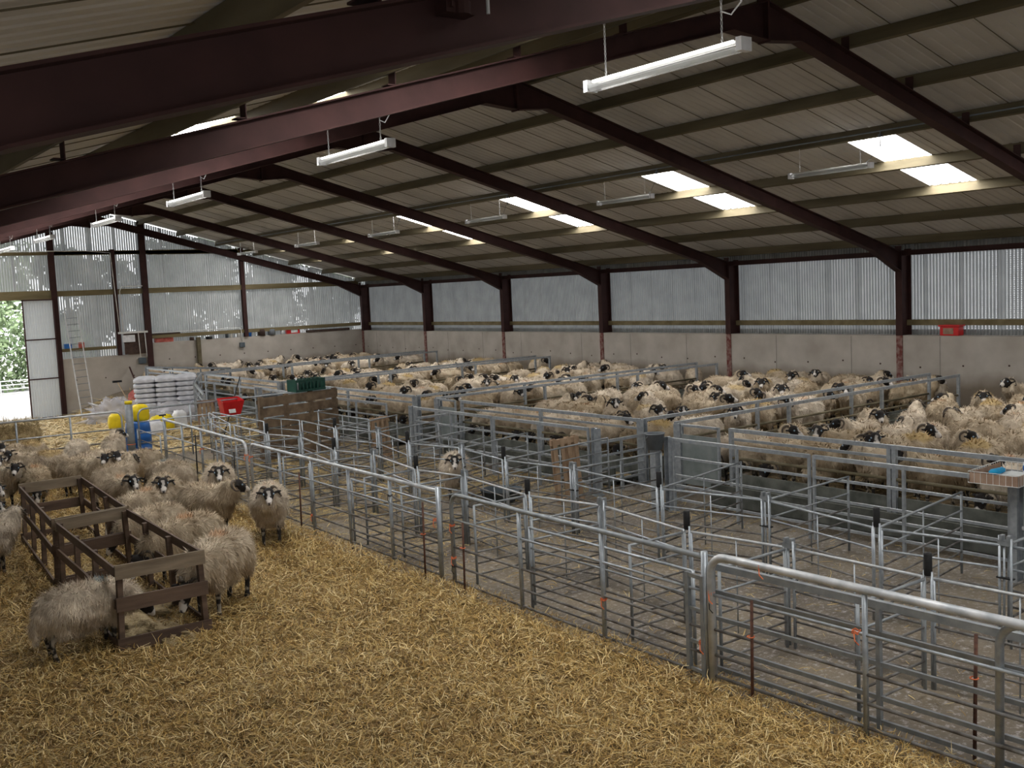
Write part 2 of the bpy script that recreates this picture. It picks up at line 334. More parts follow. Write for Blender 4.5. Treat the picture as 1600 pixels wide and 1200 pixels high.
# gable posts
for i, (x, z0, z1, wd) in enumerate(((14.45, -.3, 7.3, .26), (10.68, -.9, 6.85, .24), (18.95, 1.98, 6.1, .18), (13.17, 1.54, 6.1, .16), (4.0, -.9, 5.2, .2))):
    r = sroot('trim_%d' % (i+2)); mb = MB(); mb.bb(x-wd/2, x+wd/2, GY-.10, GY-.085, z0, z1).bb(x-wd/2, x+wd/2, GY+.05, GY+.065, z0, z1).bb(x-.008, x+.008, GY-.09, GY+.05, z0, z1)
    mb.build('gable_post', 'oxide', r)
r = sroot('trim_7'); MB().bb(16.56, 16.72, GY-.16, GY-.003, -.1, 2.1).build('timber_post', 'old_timber', r)
# sliding door leaf of corrugated sheet in a red frame
d1 = sroot('door_1', 'sliding sheet door leaf in red frame')
y = GY-.16
corrug(9.42, 10.6, .1, .03, lambda u: -.82, lambda u: 4.05, 0, y).build('door_sheet', 'sheet', d1)
mb = MB()
for a, bq in (((9.4, -.85), (9.4, 4.08)), ((10.6, -.85), (10.6, 4.08))): mb.bar((a[0], y-.02, a[1]), (bq[0], y-.02, bq[1]), .05, .05, (0, 1, 0))
for z in (-.82, .80, 2.43, 4.06): mb.bar((9.38, y-.02, z), (10.62, y-.02, z), .05, .05)
mb.build('door_frame', 'oxide', d1)
# near wall behind the camera
corrug(XL-.5, XR+.5, .1, .035, lambda u: 0, lambda u: zs(u)-.05, 0, BACK-.25).build('wall_near', 'sheet')['kind'] = 'structure'
# side walls
for side, X, sg in (('right', XR, 1), ('left', XL, -1)):
    mb = MB(); mb.bb(X+.03*sg, X+.50*sg, BACK, GY, -.05, 1.90)
    cw = struct('wall_'+side, mb, 'concrete')
    if sg > 0:
        t = MB(); t2 = MB()
        for k in range(45):
            yy = GY-.6-k*1.2; t.box((X+.028, yy, 1.12+.06*math.sin(k*1.7)), (.01, .045, .045))
        for k in range(18): t2.box((X+.0295, GY-1.5-k*3.0+.4*math.sin(k*2.1), .95), (.004, .012, 1.86))
        t.build('tie_bolt_holes', 'brown_board', cw); t2.build('shutter_joints', 'trough', cw)
    sh = sroot('wall_%s_sheeting' % side)
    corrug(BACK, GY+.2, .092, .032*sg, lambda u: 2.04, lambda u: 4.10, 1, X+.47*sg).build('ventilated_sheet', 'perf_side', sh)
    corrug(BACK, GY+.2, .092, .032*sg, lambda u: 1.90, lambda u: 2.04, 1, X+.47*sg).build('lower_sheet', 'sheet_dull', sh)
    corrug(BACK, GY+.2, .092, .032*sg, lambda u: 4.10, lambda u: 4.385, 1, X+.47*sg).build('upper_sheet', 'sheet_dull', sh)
    gr = sroot('trim_%d' % (8 if sg > 0 else 9)); MB().bb(X+.36*sg, X+.46*sg, BACK, GY, 2.16, 2.31).build('girt', 'girt_timber', gr)
    st = sroot('trim_%d' % (10 if sg > 0 else 11)); mb = MB(); mb.bb(X+.02*sg, X+.16*sg, BACK, GY, 4.04, 4.06).bb(X+.02*sg, X+.16*sg, BACK, GY, 4.16, 4.18).bb(X+.08*sg, X+.095*sg, BACK, GY, 4.04, 4.18); mb.build('eaves_strut', 'oxide', st)
# portal frames
FY = [GY-.15]+[GY-6*k for k in range(1, 10)]; FY[7] = 4.3
def ibeam(mb, pts, yc, fl=.20, tf=.016, tw=.012):
    """pts: quads of (lower, upper) stations in xz; web sheet + flanges as boxes"""
    for (l0, u0), (l1, u1) in zip(pts[:-1], pts[1:]):
        for a, bq in ((l0, l1), (u0, u1)):
            mb.bar((a[0], yc, a[1]), (bq[0], yc, bq[1]), fl, tf, (0, 0, 1) if abs(bq[0]-a[0]) > abs(bq[1]-a[1]) else (1, 0, 0))
        V = [(p[0], yc+s*tw/2, p[1]) for s in (-1, 1) for p in (l0, l1, u1, u0)]
        mb.add(V, [(0, 1, 2, 3), (7, 6, 5, 4)])
for k, yc in enumerate(FY):
    fr = sroot('portal_frame', None)
    for sg in (-1, 1):
        X = RX+sg*HW
        mb = MB(); base = 1.90 if k else 1.9
        ibeam(mb, [((X+.008*sg, base), (X+.44*sg, base)), ((X+.008*sg, 3.62), (X+.44*sg, 3.62)), ((X+.008*sg, 4.05), (X+.44*sg, 4.22))], yc); mb.build('column', 'oxide', fr)
        mb = MB(); mb.bb(X, X+.03*sg, yc-.09, yc+.09, -.02, 1.90); mb.build('column_foot', 'oxide_worn', fr)
        mb = MB(); xs = [RX+sg*.012, RX+sg*.75, RX+sg*11.45, RX+sg*HW]
        lows = [7.03, zb(xs[1]), zb(xs[2]), 3.62]
        ibeam(mb, [((x, z), (x, zb(x)+.28)) for x, z in zip(xs, lows)], yc)
        mb.build('rafter', 'oxide', fr)
        # stiffeners at the knee
        mb = MB(); mb.bb(X-.006*sg, X+.006*sg, yc-.095, yc+.095, 3.62, 4.3); mb.build('knee_plate', 'oxide', fr)
    mb = MB(); mb.bb(RX-.02, RX+.02, yc-.1, yc+.1, 7.0, 7.64); mb.build('ridge_plate', 'oxide', fr)
    if k >= 6:   # purlin cleats show on the near frames
        for sg in (-1, 1):
            for X in ((14.35, 16.1, 17.85, 19.65, 21.4, 23.15) if sg > 0 else (15.2, 16.95, 18.7, 20.45, 22.2)):
                x = RX+sg*(X-RX); mb = MB(); mb.box((x-.1*sg, yc, zs(x)-.19), (.012, .14, .27)); mb.box((x-.05*sg, yc, zs(x)-.31), (.1, .14, .012)); mb.build('purlin_cleat', 'oxide', fr)
mb = MB(); mb.box((2.92, 4.24, 4.96), (.17, .10, .05)).box((2.86, 4.23, 5.0), (.012, .12, .09)).tube([(2.93, 4.2, 4.93), (2.93, 4.2, 4.99)], .045, 10); mb.build('web_bracket', 'oxide', bpy.data.objects['portal_frame.007'])
MB().tube([(3.08, 4.19, 4.95), (3.08, 4.19, 5.02)], .009, 8).build('bolt', 'alu', bpy.data.objects['portal_frame.007'])
# purlins
PX = [12.75, 14.35, 16.1, 17.85, 19.65, 21.4, 23.15, 24.9]; PXL = [12.75, 13.7, 15.2, 16.95, 18.7, 20.45, 22.2, 23.95, 24.95]
i = 0
for sg in (1, -1):
    for X in (PX if sg > 0 else PXL):
        x = RX+sg*(X-RX); a = math.atan(.266)*sg; mb = MB()
        mb.box((x+.04*sg, (BACK+GY)/2+.1, zs(x)-.11), (.075, GY-BACK+.3, .21), Matrix.Rotation(a, 3, 'Y'))
        o = struct('roof_purlin', mb, 'old_timber')
# roof sheets with daylight openings
YR = [12.35+6.0*k for k in (-3, -2, -1, 0, 1, 2, 3, 4, 5)]
YRL = [14.45+6.0*k for k in (-3, -2, -1, 0, 1, 2, 3, 4, 5)]
roof = sroot('ceiling')
def roof_quad(mb, x0, x1, y0, y1, off=0):
    # box profile ribs run down the slope
    n = max(1, int(round((y1-y0)/.2))); V = []; F = []; ys = []
    for k in range(n):
        for a, d in ((0, 0), (.6, 0), (.68, .014), (.92, .014)): ys.append((y0+(k+a)*(y1-y0)/n, d))
    ys.append((y1, 0))
    for yv, d in ys:
        V += [(x0, yv, zs(x0)+d+off), (x1, yv, zs(x1)+d+off)]
    for k in range(len(ys)-1): F.append((2*k, 2*k+1, 2*k+3, 2*k+2))
    mb.add(V, F)
for sg, ylist, xa, xb in ((1, YR, 18.0, 21.4), (-1, YRL, 16.95, 20.4)):
    f = lambda X: RX+sg*(X-RX)
    mb = MB(); roof_quad(mb, f(RX), f(xa+.15), BACK-.3, GY+.45, .016); mb.build('roof_sheet', 'roof', roof)
    mb = MB(); roof_quad(mb, f(xb-.15), f(XR+.5), BACK-.3, GY+.45, .016); mb.build('roof_sheet', 'roof', roof)
    ys = [BACK-.3]
    for yv in ylist: ys += [yv-.54, yv+.54]
    ys.append(GY+.45); mb = MB()
    for a, bq in zip(ys[0::2], ys[1::2]): 
        if bq > a: roof_quad(mb, f(xa), f(xb), a, bq)
    mb.build('roof_sheet', 'roof', roof)
    # lap seams
    mb = MB()
    for k in range(50):
        yv = BACK+k*1.08
        mb.bar((f(RX+.1), yv, zs(f(RX+.1))-.004), (f(XR+.3), yv, zs(f(XR+.3))-.004), .008, .010)
    mb.build('lap_seam', 'old_timber', roof)
    for yv in ylist:
        mb = MB(); roof_quad(mb, f(xa), f(xb), yv-.54, yv+.54, .002)
        o = mb.build('window_%d' % (i+1), 'rooflight'); o['kind'] = 'structure'; i += 1
# ridge cap, eave gap closes by fillers
MB().bb(RX-.3, RX+.3, BACK-.3, GY+.45, 7.92, 7.95).build('ridge_cap', 'roof', roof)

# ---------------------------------------------------------------- outside, seen through the doorway and the perforations
mb = MB(); mb.bb(-60, 90, GY+.5, 120, -1.0, -.95); struct('ground_outside', mb, 'gravel')
mb = MB(); mb.bb(XR+.6, 45, -40, GY+.5, -1.0, -.95); struct('ground_beside', mb, 'gravel')  # unseen ground, kept pale and short to brighten the side perforations
def ico(seed, rad, sub=3, amp=.25, fr=1.5, sc=(1, 1, 1)):
    bm = bmesh.new(); bmesh.ops.create_icosphere(bm, subdivisions=sub, radius=1)
    from mathutils import noise as nz
    for v in bm.verts:
        p = v.co*fr+Vector((seed*3.1, seed*1.7, seed)); d = 1+amp*nz.fractal(p, .8, 2.1, 3)*1.3
        v.co = Vector((v.co.x*sc[0], v.co.y*sc[1], v.co.z*sc[2]))*rad*d
    V = [v.co.copy() for v in bm.verts]; F = [[x.index for x in f.verts] for f in bm.faces]; bm.free(); return V, F
def leaf_cloud(mb, c, rad, n, size):
    """irregular crown of leaf clusters"""
    P = rng.normal(size=(n, 3)); P /= np.linalg.norm(P, axis=1)[:, None]; P *= (rng.uniform(.55, 1.05, n)[:, None])
    for p in P:
        q = Vector((c[0]+p[0]*rad[0], c[1]+p[1]*rad[1], c[2]+p[2]*rad[2])); s = size*random.uniform(.6, 1.4)
        a = Vector(rng.normal(size=3)).normalized(); b_ = a.orthogonal().normalized()
        mb.add([q-a*s, q+b_*s*.6, q+a*s, q-b_*s*.6], [(0, 1, 2, 3)])
def tree(x, y, h, label, grp, rad=None):
    t = thing('tree', label, 'tree', (x, y, -1), 0, grp)
    mb = MB(); mb.tube([(0, 0, 0), (.1, 0, h*.3), (0, .1, h*.6), (.1, 0, h*.85)], [.28, .22, .14, .05]); mb.build('trunk', 'bark', t, True)
    mb = MB(); rr = rad or h*.3
    for k in range(7):
        cx, cy, cz = random.uniform(-.5, .5)*rr, random.uniform(-.5, .5)*rr, h*random.uniform(.32, .85)
        leaf_cloud(mb, (cx, cy, cz), (rr*.62, rr*.62, rr*.55), 330, .28)
    mb.build('crown', 'leaf_silhouette' if x > 16 else 'leaf', t); return t
TL = ['tall leafy tree outside the gable', 'bushy tree outside the open doorway']
k = 0
for x, y, h in ((9.5, 75, 9), (13.5, 78, 12), (11.3, 70, 7.5), (17.2, 66, 8.4), (21, 64, 9.0), (25, 65, 9.0), (29.5, 66, 9.0), (34.5, 68, 9.5)):
    w1 = ['leftmost of those seen through the open doorway', 'behind the bushy one in the open doorway', 'bushy, directly behind the open doorway gate', 'seen through the gable sheeting beside the ridge post', 'seen through the gable sheeting right of the ridge post',
          'seen faintly through the gable sheeting beyond the far sheep', 'seen faintly beyond the far right gable corner', 'furthest right beyond the gable corner'][k]
    tree(x, y, h, 'green tree outdoors, '+w1, 'trees behind the building'); k += 1
for x, y, s in ((9.2, 64, 2.4), (12.0, 65.5, 3.2), (15.2, 64, 2.4)):
    t = thing('shrub', 'pale green shrub outside the doorway behind the white gate, '+{9.2: 'leftmost', 12.0: 'middle one', 15.2: 'rightmost'}[x], 'shrub', (x, y, -1), 0, 'shrubs outside the doorway')
    mb = MB(); leaf_cloud(mb, (0, 0, s*.75), (s*.75, s*.6, s*.85), 2600, .15); mb.build('foliage', 'leaf', t)
# field gate and post outside
def field_gate(x0, x1, y, z, lab):
    t = thing('field_gate', lab, 'gate', (x0, y, z))
    L = x1-x0
    for xx in (.03, L-.03): MB().tube([(xx, 0, .1), (xx, 0, 1.25)], .03).build('stile', 'white_paint', t)
    for zz in (.15, .4, .62, .82, 1.02, 1.22): MB().tube([(0, 0, zz), (L, 0, zz)], .024).build('rail', 'white_paint', t)
field_gate(9.95, 12.9, 55, -.95, 'white tubular field gate outside the open doorway')
t = tag(MB().bb(9.55, 9.85, 54.9, 55.15, -.95, .9).build('gate_post', 'white_paint'), 'thick white gatepost outside the doorway, left of the white gate', 'post')
mb = MB()
for z in (-.4, .05, .5): mb.bb(5, 9.5, 54.98, 55.06, z, z+.3)
tag(mb.build('boarded_fence', 'white_paint'), 'white boarded fence outside the doorway, left of the gatepost', 'fence')

# ---------------------------------------------------------------- fluorescent fittings
def fitting(lit):
    t = thing('fluorescent_light', 'x', 'light'); L = 1.9
    # runs along local Y, origin at fitting centre
    mb = MB(); mb.add(*(lambda a: (a, [(0, 1, 5, 4), (1, 2, 6, 5), (2, 3, 7, 6), (3, 0, 4, 7), (3, 2, 1, 0), (4, 5, 6, 7)]))([(x, y, z) for y in (-L/2, L/2) for x, z in ((-.012, .0), (.012, .0), (.012, .03), (-.012, .03))]))
    mb.build('housing', 'white_paint', t)
    mb = MB(); pr = [(-.062, -.002), (-.058, -.04), (-.03, -.07), (.03, -.07), (.058, -.04), (.062, -.002)]
    V = [(x, y, z) for y in (-L/2+.02, L/2-.02) for x, z in pr]; mb.add(V, [(i, i+1, i+7, i+6) for i in range(5)]+[(0, 1, 2, 3, 4, 5), (11, 10, 9, 8, 7, 6)]); mb.build('diffuser', 'diffuser', t)
    for sx in (-.034, .034): MB().tube([(sx, -L/2+.08, .018), (sx, L/2-.08, .018)], .015).build('tube', 'tube_lit' if lit else 'white_paint', t, True)
    for sy in (-1, 1): MB().bb(-.064, .064, sy*(L/2)-.03, sy*(L/2)+.03, -.072, .04).build('end_cap', 'white_plastic', t)
    return t
def chains(t, hz):
    for sy in (-.72, .72):
        mb = MB(); n = int(hz/.045)
        for k in range(n):
            z = .05+k*.045; r = Matrix.Rotation(math.pi/2*(k % 2), 3, 'Z')
            pts = [r @ Vector((.009*math.cos(a), 0, .027*math.sin(a)))+Vector((0, sy, z+.02)) for a in np.linspace(0, 2*math.pi, 7)]
            mb.tube(pts, .0035, 4, False)
        mb.build('hanging_chain', 'alu', t)
lit0 = fitting(True); off0 = fitting(False)
chains(lit0, .62); chains(off0, .56)
mb = MB(); mb.tube([(0, -.72, .3), (.03, -.80, .26), (.04, -.9, .34), (.02, -.98, .52)], .007, 6); mb.build('supply_cable', 'white_plastic', lit0)
for row, (proto, X, Z, ys) in enumerate(((lit0, 6.79, 5.53, (6.68, 12.4, 18.76, 24.0, 29.8, 34.7, 40.5)), (off0, 17.86, 5.71, (6.95, 12.95, 18.95, 24.9, 30.9, 36.8, 42.6)))):
    for k, yv in enumerate(ys):
        o = proto if k == 0 else copy_tree(proto)
        o.location = (X, yv, Z)
        o['label'] = ('lit' if row == 0 else 'unlit')+' fluorescent batten hanging over the '+('straw yard' if row == 0 else 'sheep pens')+', %s from the camera' % ORD[k]
        o['group'] = ('lit' if row == 0 else 'unlit')+' battens in the %s row' % ('left' if row == 0 else 'right')
# conduits on the purlins
for X in (17.85, ):
    mb = MB(); mb.tube([(X-.06, BACK, zs(X)-.12), (X-.06, GY-.2, zs(X)-.12)], .014, 6)
    tag(mb.build('lighting_conduit', 'grey_plastic', None, True), 'thin grey conduit clipped along the roof purlin above the unlit lights', 'conduit')
for k, yv in enumerate((12.95, 18.95, 24.9, 30.9)):
    mb = MB(); mb.tube([(17.8, yv-1.2, zs(17.85)-.13), (17.8, yv-1.2, 6.0)], .012, 6).box((17.8, yv-1.2, 6.22), (.06, .06, .05)).tube([(17.8, yv-1.2, 6.1), (17.83, yv-.95, 5.8), (17.86, yv-.85, 5.76)], .006, 5)
    tag(mb.build('light_drop_cable', 'grey_plastic'), 'small cable drop feeding the %s unlit batten from the camera' % ORD[k+1], 'cable', 'cable drops')

# ---------------------------------------------------------------- hurdles, gates and posts
def fence(name, label, cat, p0, p1, zs_, r=.013, stile=.018, top_r=None, mids=1, mat='galv', sq=False, z0=0.0, h=None, loop=False, topmat=None, group=None, bow=0):
    p0 = Vector((p0[0], p0[1], z0)); p1 = Vector((p1[0], p1[1], z0)); d = p1-p0; L = d.length; rz = math.atan2(d.y, d.x)
    t = thing(name, label, cat, p0, rz, group); H = max(zs_); tr = top_r or r
    if loop:
        rad = .16; pts = [(0, 0, .02), (0, 0, H-rad)]+[(rad-rad*math.cos(a), 0, H-rad+rad*math.sin(a)) for a in np.linspace(.3, math.pi/2, 5)]
        pts += [(L-rad+rad*math.sin(a), 0, H-rad+rad*math.cos(a)) for a in np.linspace(0, math.pi/2-.3, 5)]+[(L, 0, H-rad), (L, 0, .02)]
        if loop == 'near': pts = pts[:7]+[(L, 0, H)]
        if loop == 'far': pts = [(0, 0, H)]+pts[7:]
        o = MB().tube(pts, tr, 10).build('frame', topmat or mat, t, True)
        if loop == 'near': MB().tube([(L, 0, .0), (L, 0, H+.05)], tr*1.15, 10).build('end_post', mat, t, True)
        if loop == 'far': MB().tube([(0, 0, .0), (0, 0, H+.05)], tr*1.15, 10).build('end_post', mat, t, True)
        rails = sorted(zs_)[:-1]
    else:
        for xx in (0, L):
            if sq: MB().bb(xx-stile, xx+stile, -stile, stile, 0, H+stile).build('stile', mat, t)
            else: MB().tube([(xx, 0, 0), (xx, 0, (h or H)+.01)], stile, 8).build('stile', mat, t, True)
        rails = zs_
    for z in rails:
        rr = tr if z == H else r
        if sq: MB().bb(0, L, -rr, rr, z-rr*1.25, z+rr*1.25).build('rail', (topmat or mat) if z == H else mat, t)
        else: MB().tube([(0, 0, z), (L, 0, z)], rr, 8).build('rail', (topmat or mat) if z == H else ('galv_dirty' if z < .6 and mat != 'white_paint' else mat), t, True)
    for k in range(mids):
        x = L*(k+1)/(mids+1)
        if sq: MB().bb(x-.018, x+.018, -.02, .02, 0, H).build('upright', mat, t)
        else: MB().tube([(x, 0, 0), (x, 0, H)], stile*(1 if loop else .55), 6).build('upright', mat, t, True)
    return t
def twine(t, x, z, m='twine', r=.032):
    mb = MB()
    for k in range(2): mb.tube([(x+r*math.cos(a), r*math.sin(a), z+.008*math.sin(3*a)+k*.014) for a in np.linspace(0, 2*math.pi, 9)], .0055, 5, False)
    mb.tube([(x, -r, z), (x+.02, -r-.02, z-.05), (x+.05, -r-.01, z-.08)], .005, 5)
    return mb.build('twine_tie' if m == 'twine' else 'cable_tie', m, t)
GZ = (.12, .30, .52, .85, 1.18)
GL = 'long galvanised yard gate with rounded top tube, '
g4 = fence('yard_gate', GL+'nearest the camera', 'gate', (6.60, 6.08), (6.68, 3.05), (.14, .33, .56, .87, 1.22), .015, .024, .036, 1, 'galv', loop='near', topmat='galv_bright', group='long yard gates')
g5 = fence('yard_gate', 'short gate with rounded top corner cut off by the right edge of the photo', 'gate', (6.70, 3.55), (6.78, .9), (.14, .33, .56, .87, 1.20), .015, .026, .03, 1, 'galv', loop='near', group='long yard gates')
g3 = fence('yard_gate', GL+'second from the camera', 'gate', (6.68, 10.30), (6.60, 6.15), (.12, .31, .54, .88, 1.19), .014, .024, .027, 2, 'galv', loop='near', topmat='galv_dull', group='long yard gates')
g2 = fence('yard_gate', GL+'third from the camera', 'gate', (6.84, 16.75), (6.70, 10.62), GZ, .014, .024, .027, 4, 'galv', loop='near', topmat='galv_bright', group='long yard gates')
g1 = fence('yard_gate', GL+'furthest from the camera', 'gate', (7.10, 22.0), (6.86, 17.0), GZ, .014, .024, .027, 3, 'galv', loop='far', topmat='galv_bright', group='long yard gates')
for gt, lst in ((g4, ((0, .88), (1.44, .87), (0.55, 1.21))), (g3, ((0, .8), (0, .4), (2.77, .5), (4.1, .4))), (g2, ((0, .95), (2.4, .3), (6.05, .8))), (g1, ((5.0, .95), (2.5, .8)))):
    for x, z in lst: twine(gt, x, z)
for gt, x, z in ((g4, 0, .80), (g3, 0, .30), (g2, 1.2, .9), (g2, 4.9, .95), (g1, 3.4, .6)): twine(gt, x, z, 'black_tie', .03)
# square section hurdle right behind the nearest gate
hb = fence('square_tube_hurdle', 'square-section galvanised hurdle standing just behind the nearest long gate', 'hurdle', (6.76, 6.22), (6.86, 2.9), (.14, .33, .60, .84, 1.07), .014, .026, .024, 1, 'galv_dull', True)
hb2 = fence('square_tube_hurdle', 'narrow galvanised hurdle end standing at the joint of the two nearest gates', 'hurdle', (6.60, 6.36), (6.58, 6.16), (.14, .4, .7, 1.0), .012, .02, .014, 0, 'galv_dull', True)
hc = fence('low_hurdle', 'low hurdle standing behind the third long gate, its top rail below the gate rail', 'hurdle', (6.98, 13.4), (6.86, 10.9), (.12, .3, .5, .72, .95), .012, .018, .016, 1, 'galv')
hd = fence('low_hurdle', 'low hurdle standing behind the second long gate, its top rail below the gate rail', 'hurdle', (6.86, 9.0), (6.82, 6.5), (.12, .3, .5, .72, .95), .012, .018, .016, 1, 'galv')
# steel stakes driven in along the gates
for k, (x, y, h) in enumerate(((6.545, 5.60, .93), (7.0, 3.9, .95), (6.55, 9.9, .92), (6.60, 10.85, 1.02), (6.70, 14.6, .95), (6.86, 17.6, .95), (6.96, 19.8, 1.05), (7.12, 22.15, 1.25))):
    mb = MB(); mb.tube([(x, y, -.02), (x+.01, y-.01, h)], .014, 6)
    o = tag(mb.build('steel_stake', 'rust' if k < 5 else 'black_tie', None, True), 'steel stake driven in against the long yard gates, %s from camera' % ORD[k], 'stake', 'stakes along the yard gates')
    if k < 4: mb = MB(); mb.tube([(x+.03*math.cos(a), y+.03*math.sin(a), .62) for a in np.linspace(0, 6.28, 9)], .005, 5, False); mb.build('twine_tie', 'twine', o)
mb = MB(); mb.bar((7.05, 22.15, 1.26), (7.2, 22.15, 1.26), .03, .03); mb.build('cross_handle', 'black_tie', o)

HZ = (.12, .26, .40, .56, .76, .98)
def grip_post(x, y, lab):
    t = thing('pen_post', lab, 'post', (x, y, 0), 0, 'posts with black rubber grips')
    for dx in (-.034, .034): MB().tube([(0, dx, 0), (0, dx, 1.04)], .0125, 8).build('pole', 'galv', t, True)
    MB().tube([(0, 0, 1.0), (0, 0, 1.015), (0, 0, 1.19), (0, 0, 1.2)], [.030, .036, .036, .03], 10).build('rubber_grip', 'rubber', t, True)
    return t
def latch_post(x, y, lab):
    t = thing('latch_post', lab, 'post', (x, y, 0), 0, 'twin latch posts')
    for dx in (-.075, .02, .085): MB().tube([(dx*.5, dx, 0), (dx*.5, dx, 1.06 if dx != .02 else 1.0)], .0115, 8).build('pole', 'galv', t, True)
    MB().bb(-.02, .02, -.07, .07, .98, 1.03).bb(-.03, .03, -.05, -.02, 1.03, 1.08).bb(-.03, .03, .02, .05, 1.03, 1.08).build('latch_bracket', 'galv_dull', t)
    MB().bb(-.025, .025, -.08, .08, .66, .675).build('cable_tie', 'black_tie', t)
A = [(7.97, 4.85), (7.82, 7.52), (7.86, 10.32), (7.94, 13.15), (8.04, 16.01), (8.17, 19.12)]
AL = [(7.98, 6.32), (8.08, 9.15), (8.10, 12.1), (8.25, 15.0), (8.42, 18.1)]
Bs = [(9.2, 6.17), (9.25, 9.36), (9.3, 12.78), (9.29, 15.63), (9.44, 18.7)]
BL = [(9.4, 4.92), (9.56, 7.9), (9.49, 11.35), (9.57, 14.35), (9.7, 17.4)]
for k, p in enumerate(A): grip_post(*p, 'black-gripped pen post, %s from camera in the row nearer the straw yard' % ORD[k])
for k, p in enumerate(Bs): grip_post(*p, 'black-gripped pen post, %s from camera in the row nearer the sheep' % ORD[k])
for k, p in enumerate(AL): latch_post(*p, 'latched tube posts, %s from camera in the row nearer the straw yard' % ORD[k])
for k, p in enumerate(BL): latch_post(*p, 'latched tube posts, %s from camera in the row nearer the sheep' % ORD[k])
rowA = sorted(A+AL, key=lambda p: p[1]); rowA = [(8.05, 3.3)]+rowA+[(8.35, 21.3)]
rowB = sorted(Bs+BL, key=lambda p: p[1]); rowB = [(9.3, 3.4)]+rowB+[(9.6, 20.6), (9.3, 22.0)]
def shrink(p, q, g=.07):
    p = Vector(p); q = Vector(q); d = (q-p).normalized(); return p+d*g, q-d*g
for nm, row in (('nearer the straw yard', rowA), ('nearer the sheep', rowB)):
    for k in range(len(row)-1):
        a, bq = shrink(row[k], row[k+1], .055)
        fence('sheep_hurdle', 'tubular hurdle in the long row %s, %s from camera' % (nm, ORD[k]), 'hurdle', a, bq, HZ, .0115, .0135, .0145, 1, 'galv', topmat='galv_bright' if nm[-1] == 'd' else 'galv', group='hurdles in the row '+nm)
def f1x(y): return 6.68+.012*max(0, y-5)
cr = sorted([(p, 0) for p in A]+[(p, 1) for p in AL], key=lambda q: q[0][1])
for k, (p, _) in enumerate(cr):
    a, bq = shrink((f1x(p[1])+.22, p[1]), p, .06)
    fence('cross_hurdle', 'tubular hurdle across the race beside the long gates, %s from the camera' % ORD[k], 'hurdle', a, bq, HZ, .0115, .016, .0145, 0, 'galv_dull', group='hurdles across the race')
for k, (p, q) in enumerate(zip(sorted(Bs+BL, key=lambda q: q[1]), [(11.45, 5.0), (11.45, 6.5), (11.45, 8.05), (11.45, 9.86), (11.4, 11.4), (11.9, 13.2), (11.45, 14.9), (11.45, 16.3), (11.45, 17.9), (11.45, 19.6)])):
    a, bq = shrink(p, q, .07)
    fence('cross_hurdle', 'longer hurdle from rear row to feed passage, %s from camera' % ORD[k], 'hurdle', a, bq, HZ, .0115, .016, .0145, 1, 'galv_dull', group='hurdles across to the feed passage')

# feed passage front line (X 11.56) of square-section gates
FZ = (.21, .43, .59, .87, 1.15)
segs = [(3.2, 5.7), (6.0, 8.71), (8.79, 11.35), (13.38, 16.16), (16.24, 19.1), (20.3, 23.16), (23.24, 26.6), (27.65, 30.76), (30.84, 34.2)]
for k, (a, bq) in enumerate(segs):
    fence('passage_gate', 'square-section gate along near side of feed passage, %s from camera' % ORD[k], 'gate', (11.56, a), (11.56, bq), FZ, .014, .018, .022, 1, 'galv', True, group='gates on the near side of the feed passage')
def stanchion(x, y, wd, h, lab, rz=0):
    t = thing('steel_stanchion', lab, 'post', (x, y, 0), rz, 'wide steel stanchions')
    mb = MB(); mb.bb(-wd/2, wd/2, -.012, .012, 0, h).bb(-wd/2, -wd/2+.02, -.06, .06, 0, h).bb(wd/2-.02, wd/2, -.06, .06, 0, h); mb.build('channel', 'galv', t)
    MB().bb(-wd/2-.04, wd/2+.04, -.09, .09, 0, .02).build('foot_plate', 'galv_dull', t)
    return t
stn = [(11.62, 11.5), (11.62, 13.25), (11.62, 19.3), (11.62, 27.5), (12.92, 13.45), (12.92, 12.55), (12.92, 21.2), (12.92, 20.25), (12.92, 29.0), (12.92, 28.2)]
for k, (x, y) in enumerate(sorted(stn, key=lambda p: (p[0] > 12, p[1]))):
    side = 'near' if x < 12 else 'sheep'
    idx = k if x < 12 else k-len([s for s in stn if s[0] < 12])
    stanchion(x, y, .17, 1.17 if x < 12 else 1.16, 'wide galvanised stanchion on %s side of feed passage, %s from camera' % (side, ORD[idx]), R_(70 if x < 12 else 20))
# feed barriers on the sheep side (X 12.92)
BZ = (.70, 1.0, 1.15)
def barrier(p, q, lab, name='feed_barrier', posts=2, low=True, board=True):
    p = Vector((p[0], p[1], 0)); q = Vector((q[0], q[1], 0)); d = q-p; L = d.length; t = thing(name, lab, 'barrier', p, math.atan2(d.y, d.x))
    MB().bb(0, L, -.025, .025, 1.11, 1.17).build('top_rail', 'galv', t)
    if low: MB().bb(0, L, -.02, .02, .97, 1.01).build('second_rail', 'galv_dull', t)
    MB().tube([(0, 0, .68), (L, 0, .68)], .024, 8).build('neck_rail', 'old_timber', t, True)
    for k in range(posts+1): x = L*k/posts; x = min(max(x, .04), L-.04); MB().bb(x-.032, x+.032, -.03, .03, 0, 1.14).build('post', 'galv', t)
    if board: MB().bb(0, L, -.045, -.015, .02, .42).build('kick_board', 'trough', t)
    return t
for k, (a, bq) in enumerate(((3.5, 8.4), (8.4, 11.4), (13.5, 19.3), (21.3, 28.1), (29.1, 35.2), (36.2, 41.6))):
    barrier((12.92, a), (12.92, bq), 'feed barrier with timber neck rail before the sheep, %s from camera' % ORD[k], posts=2 if bq-a > 4 else 1)
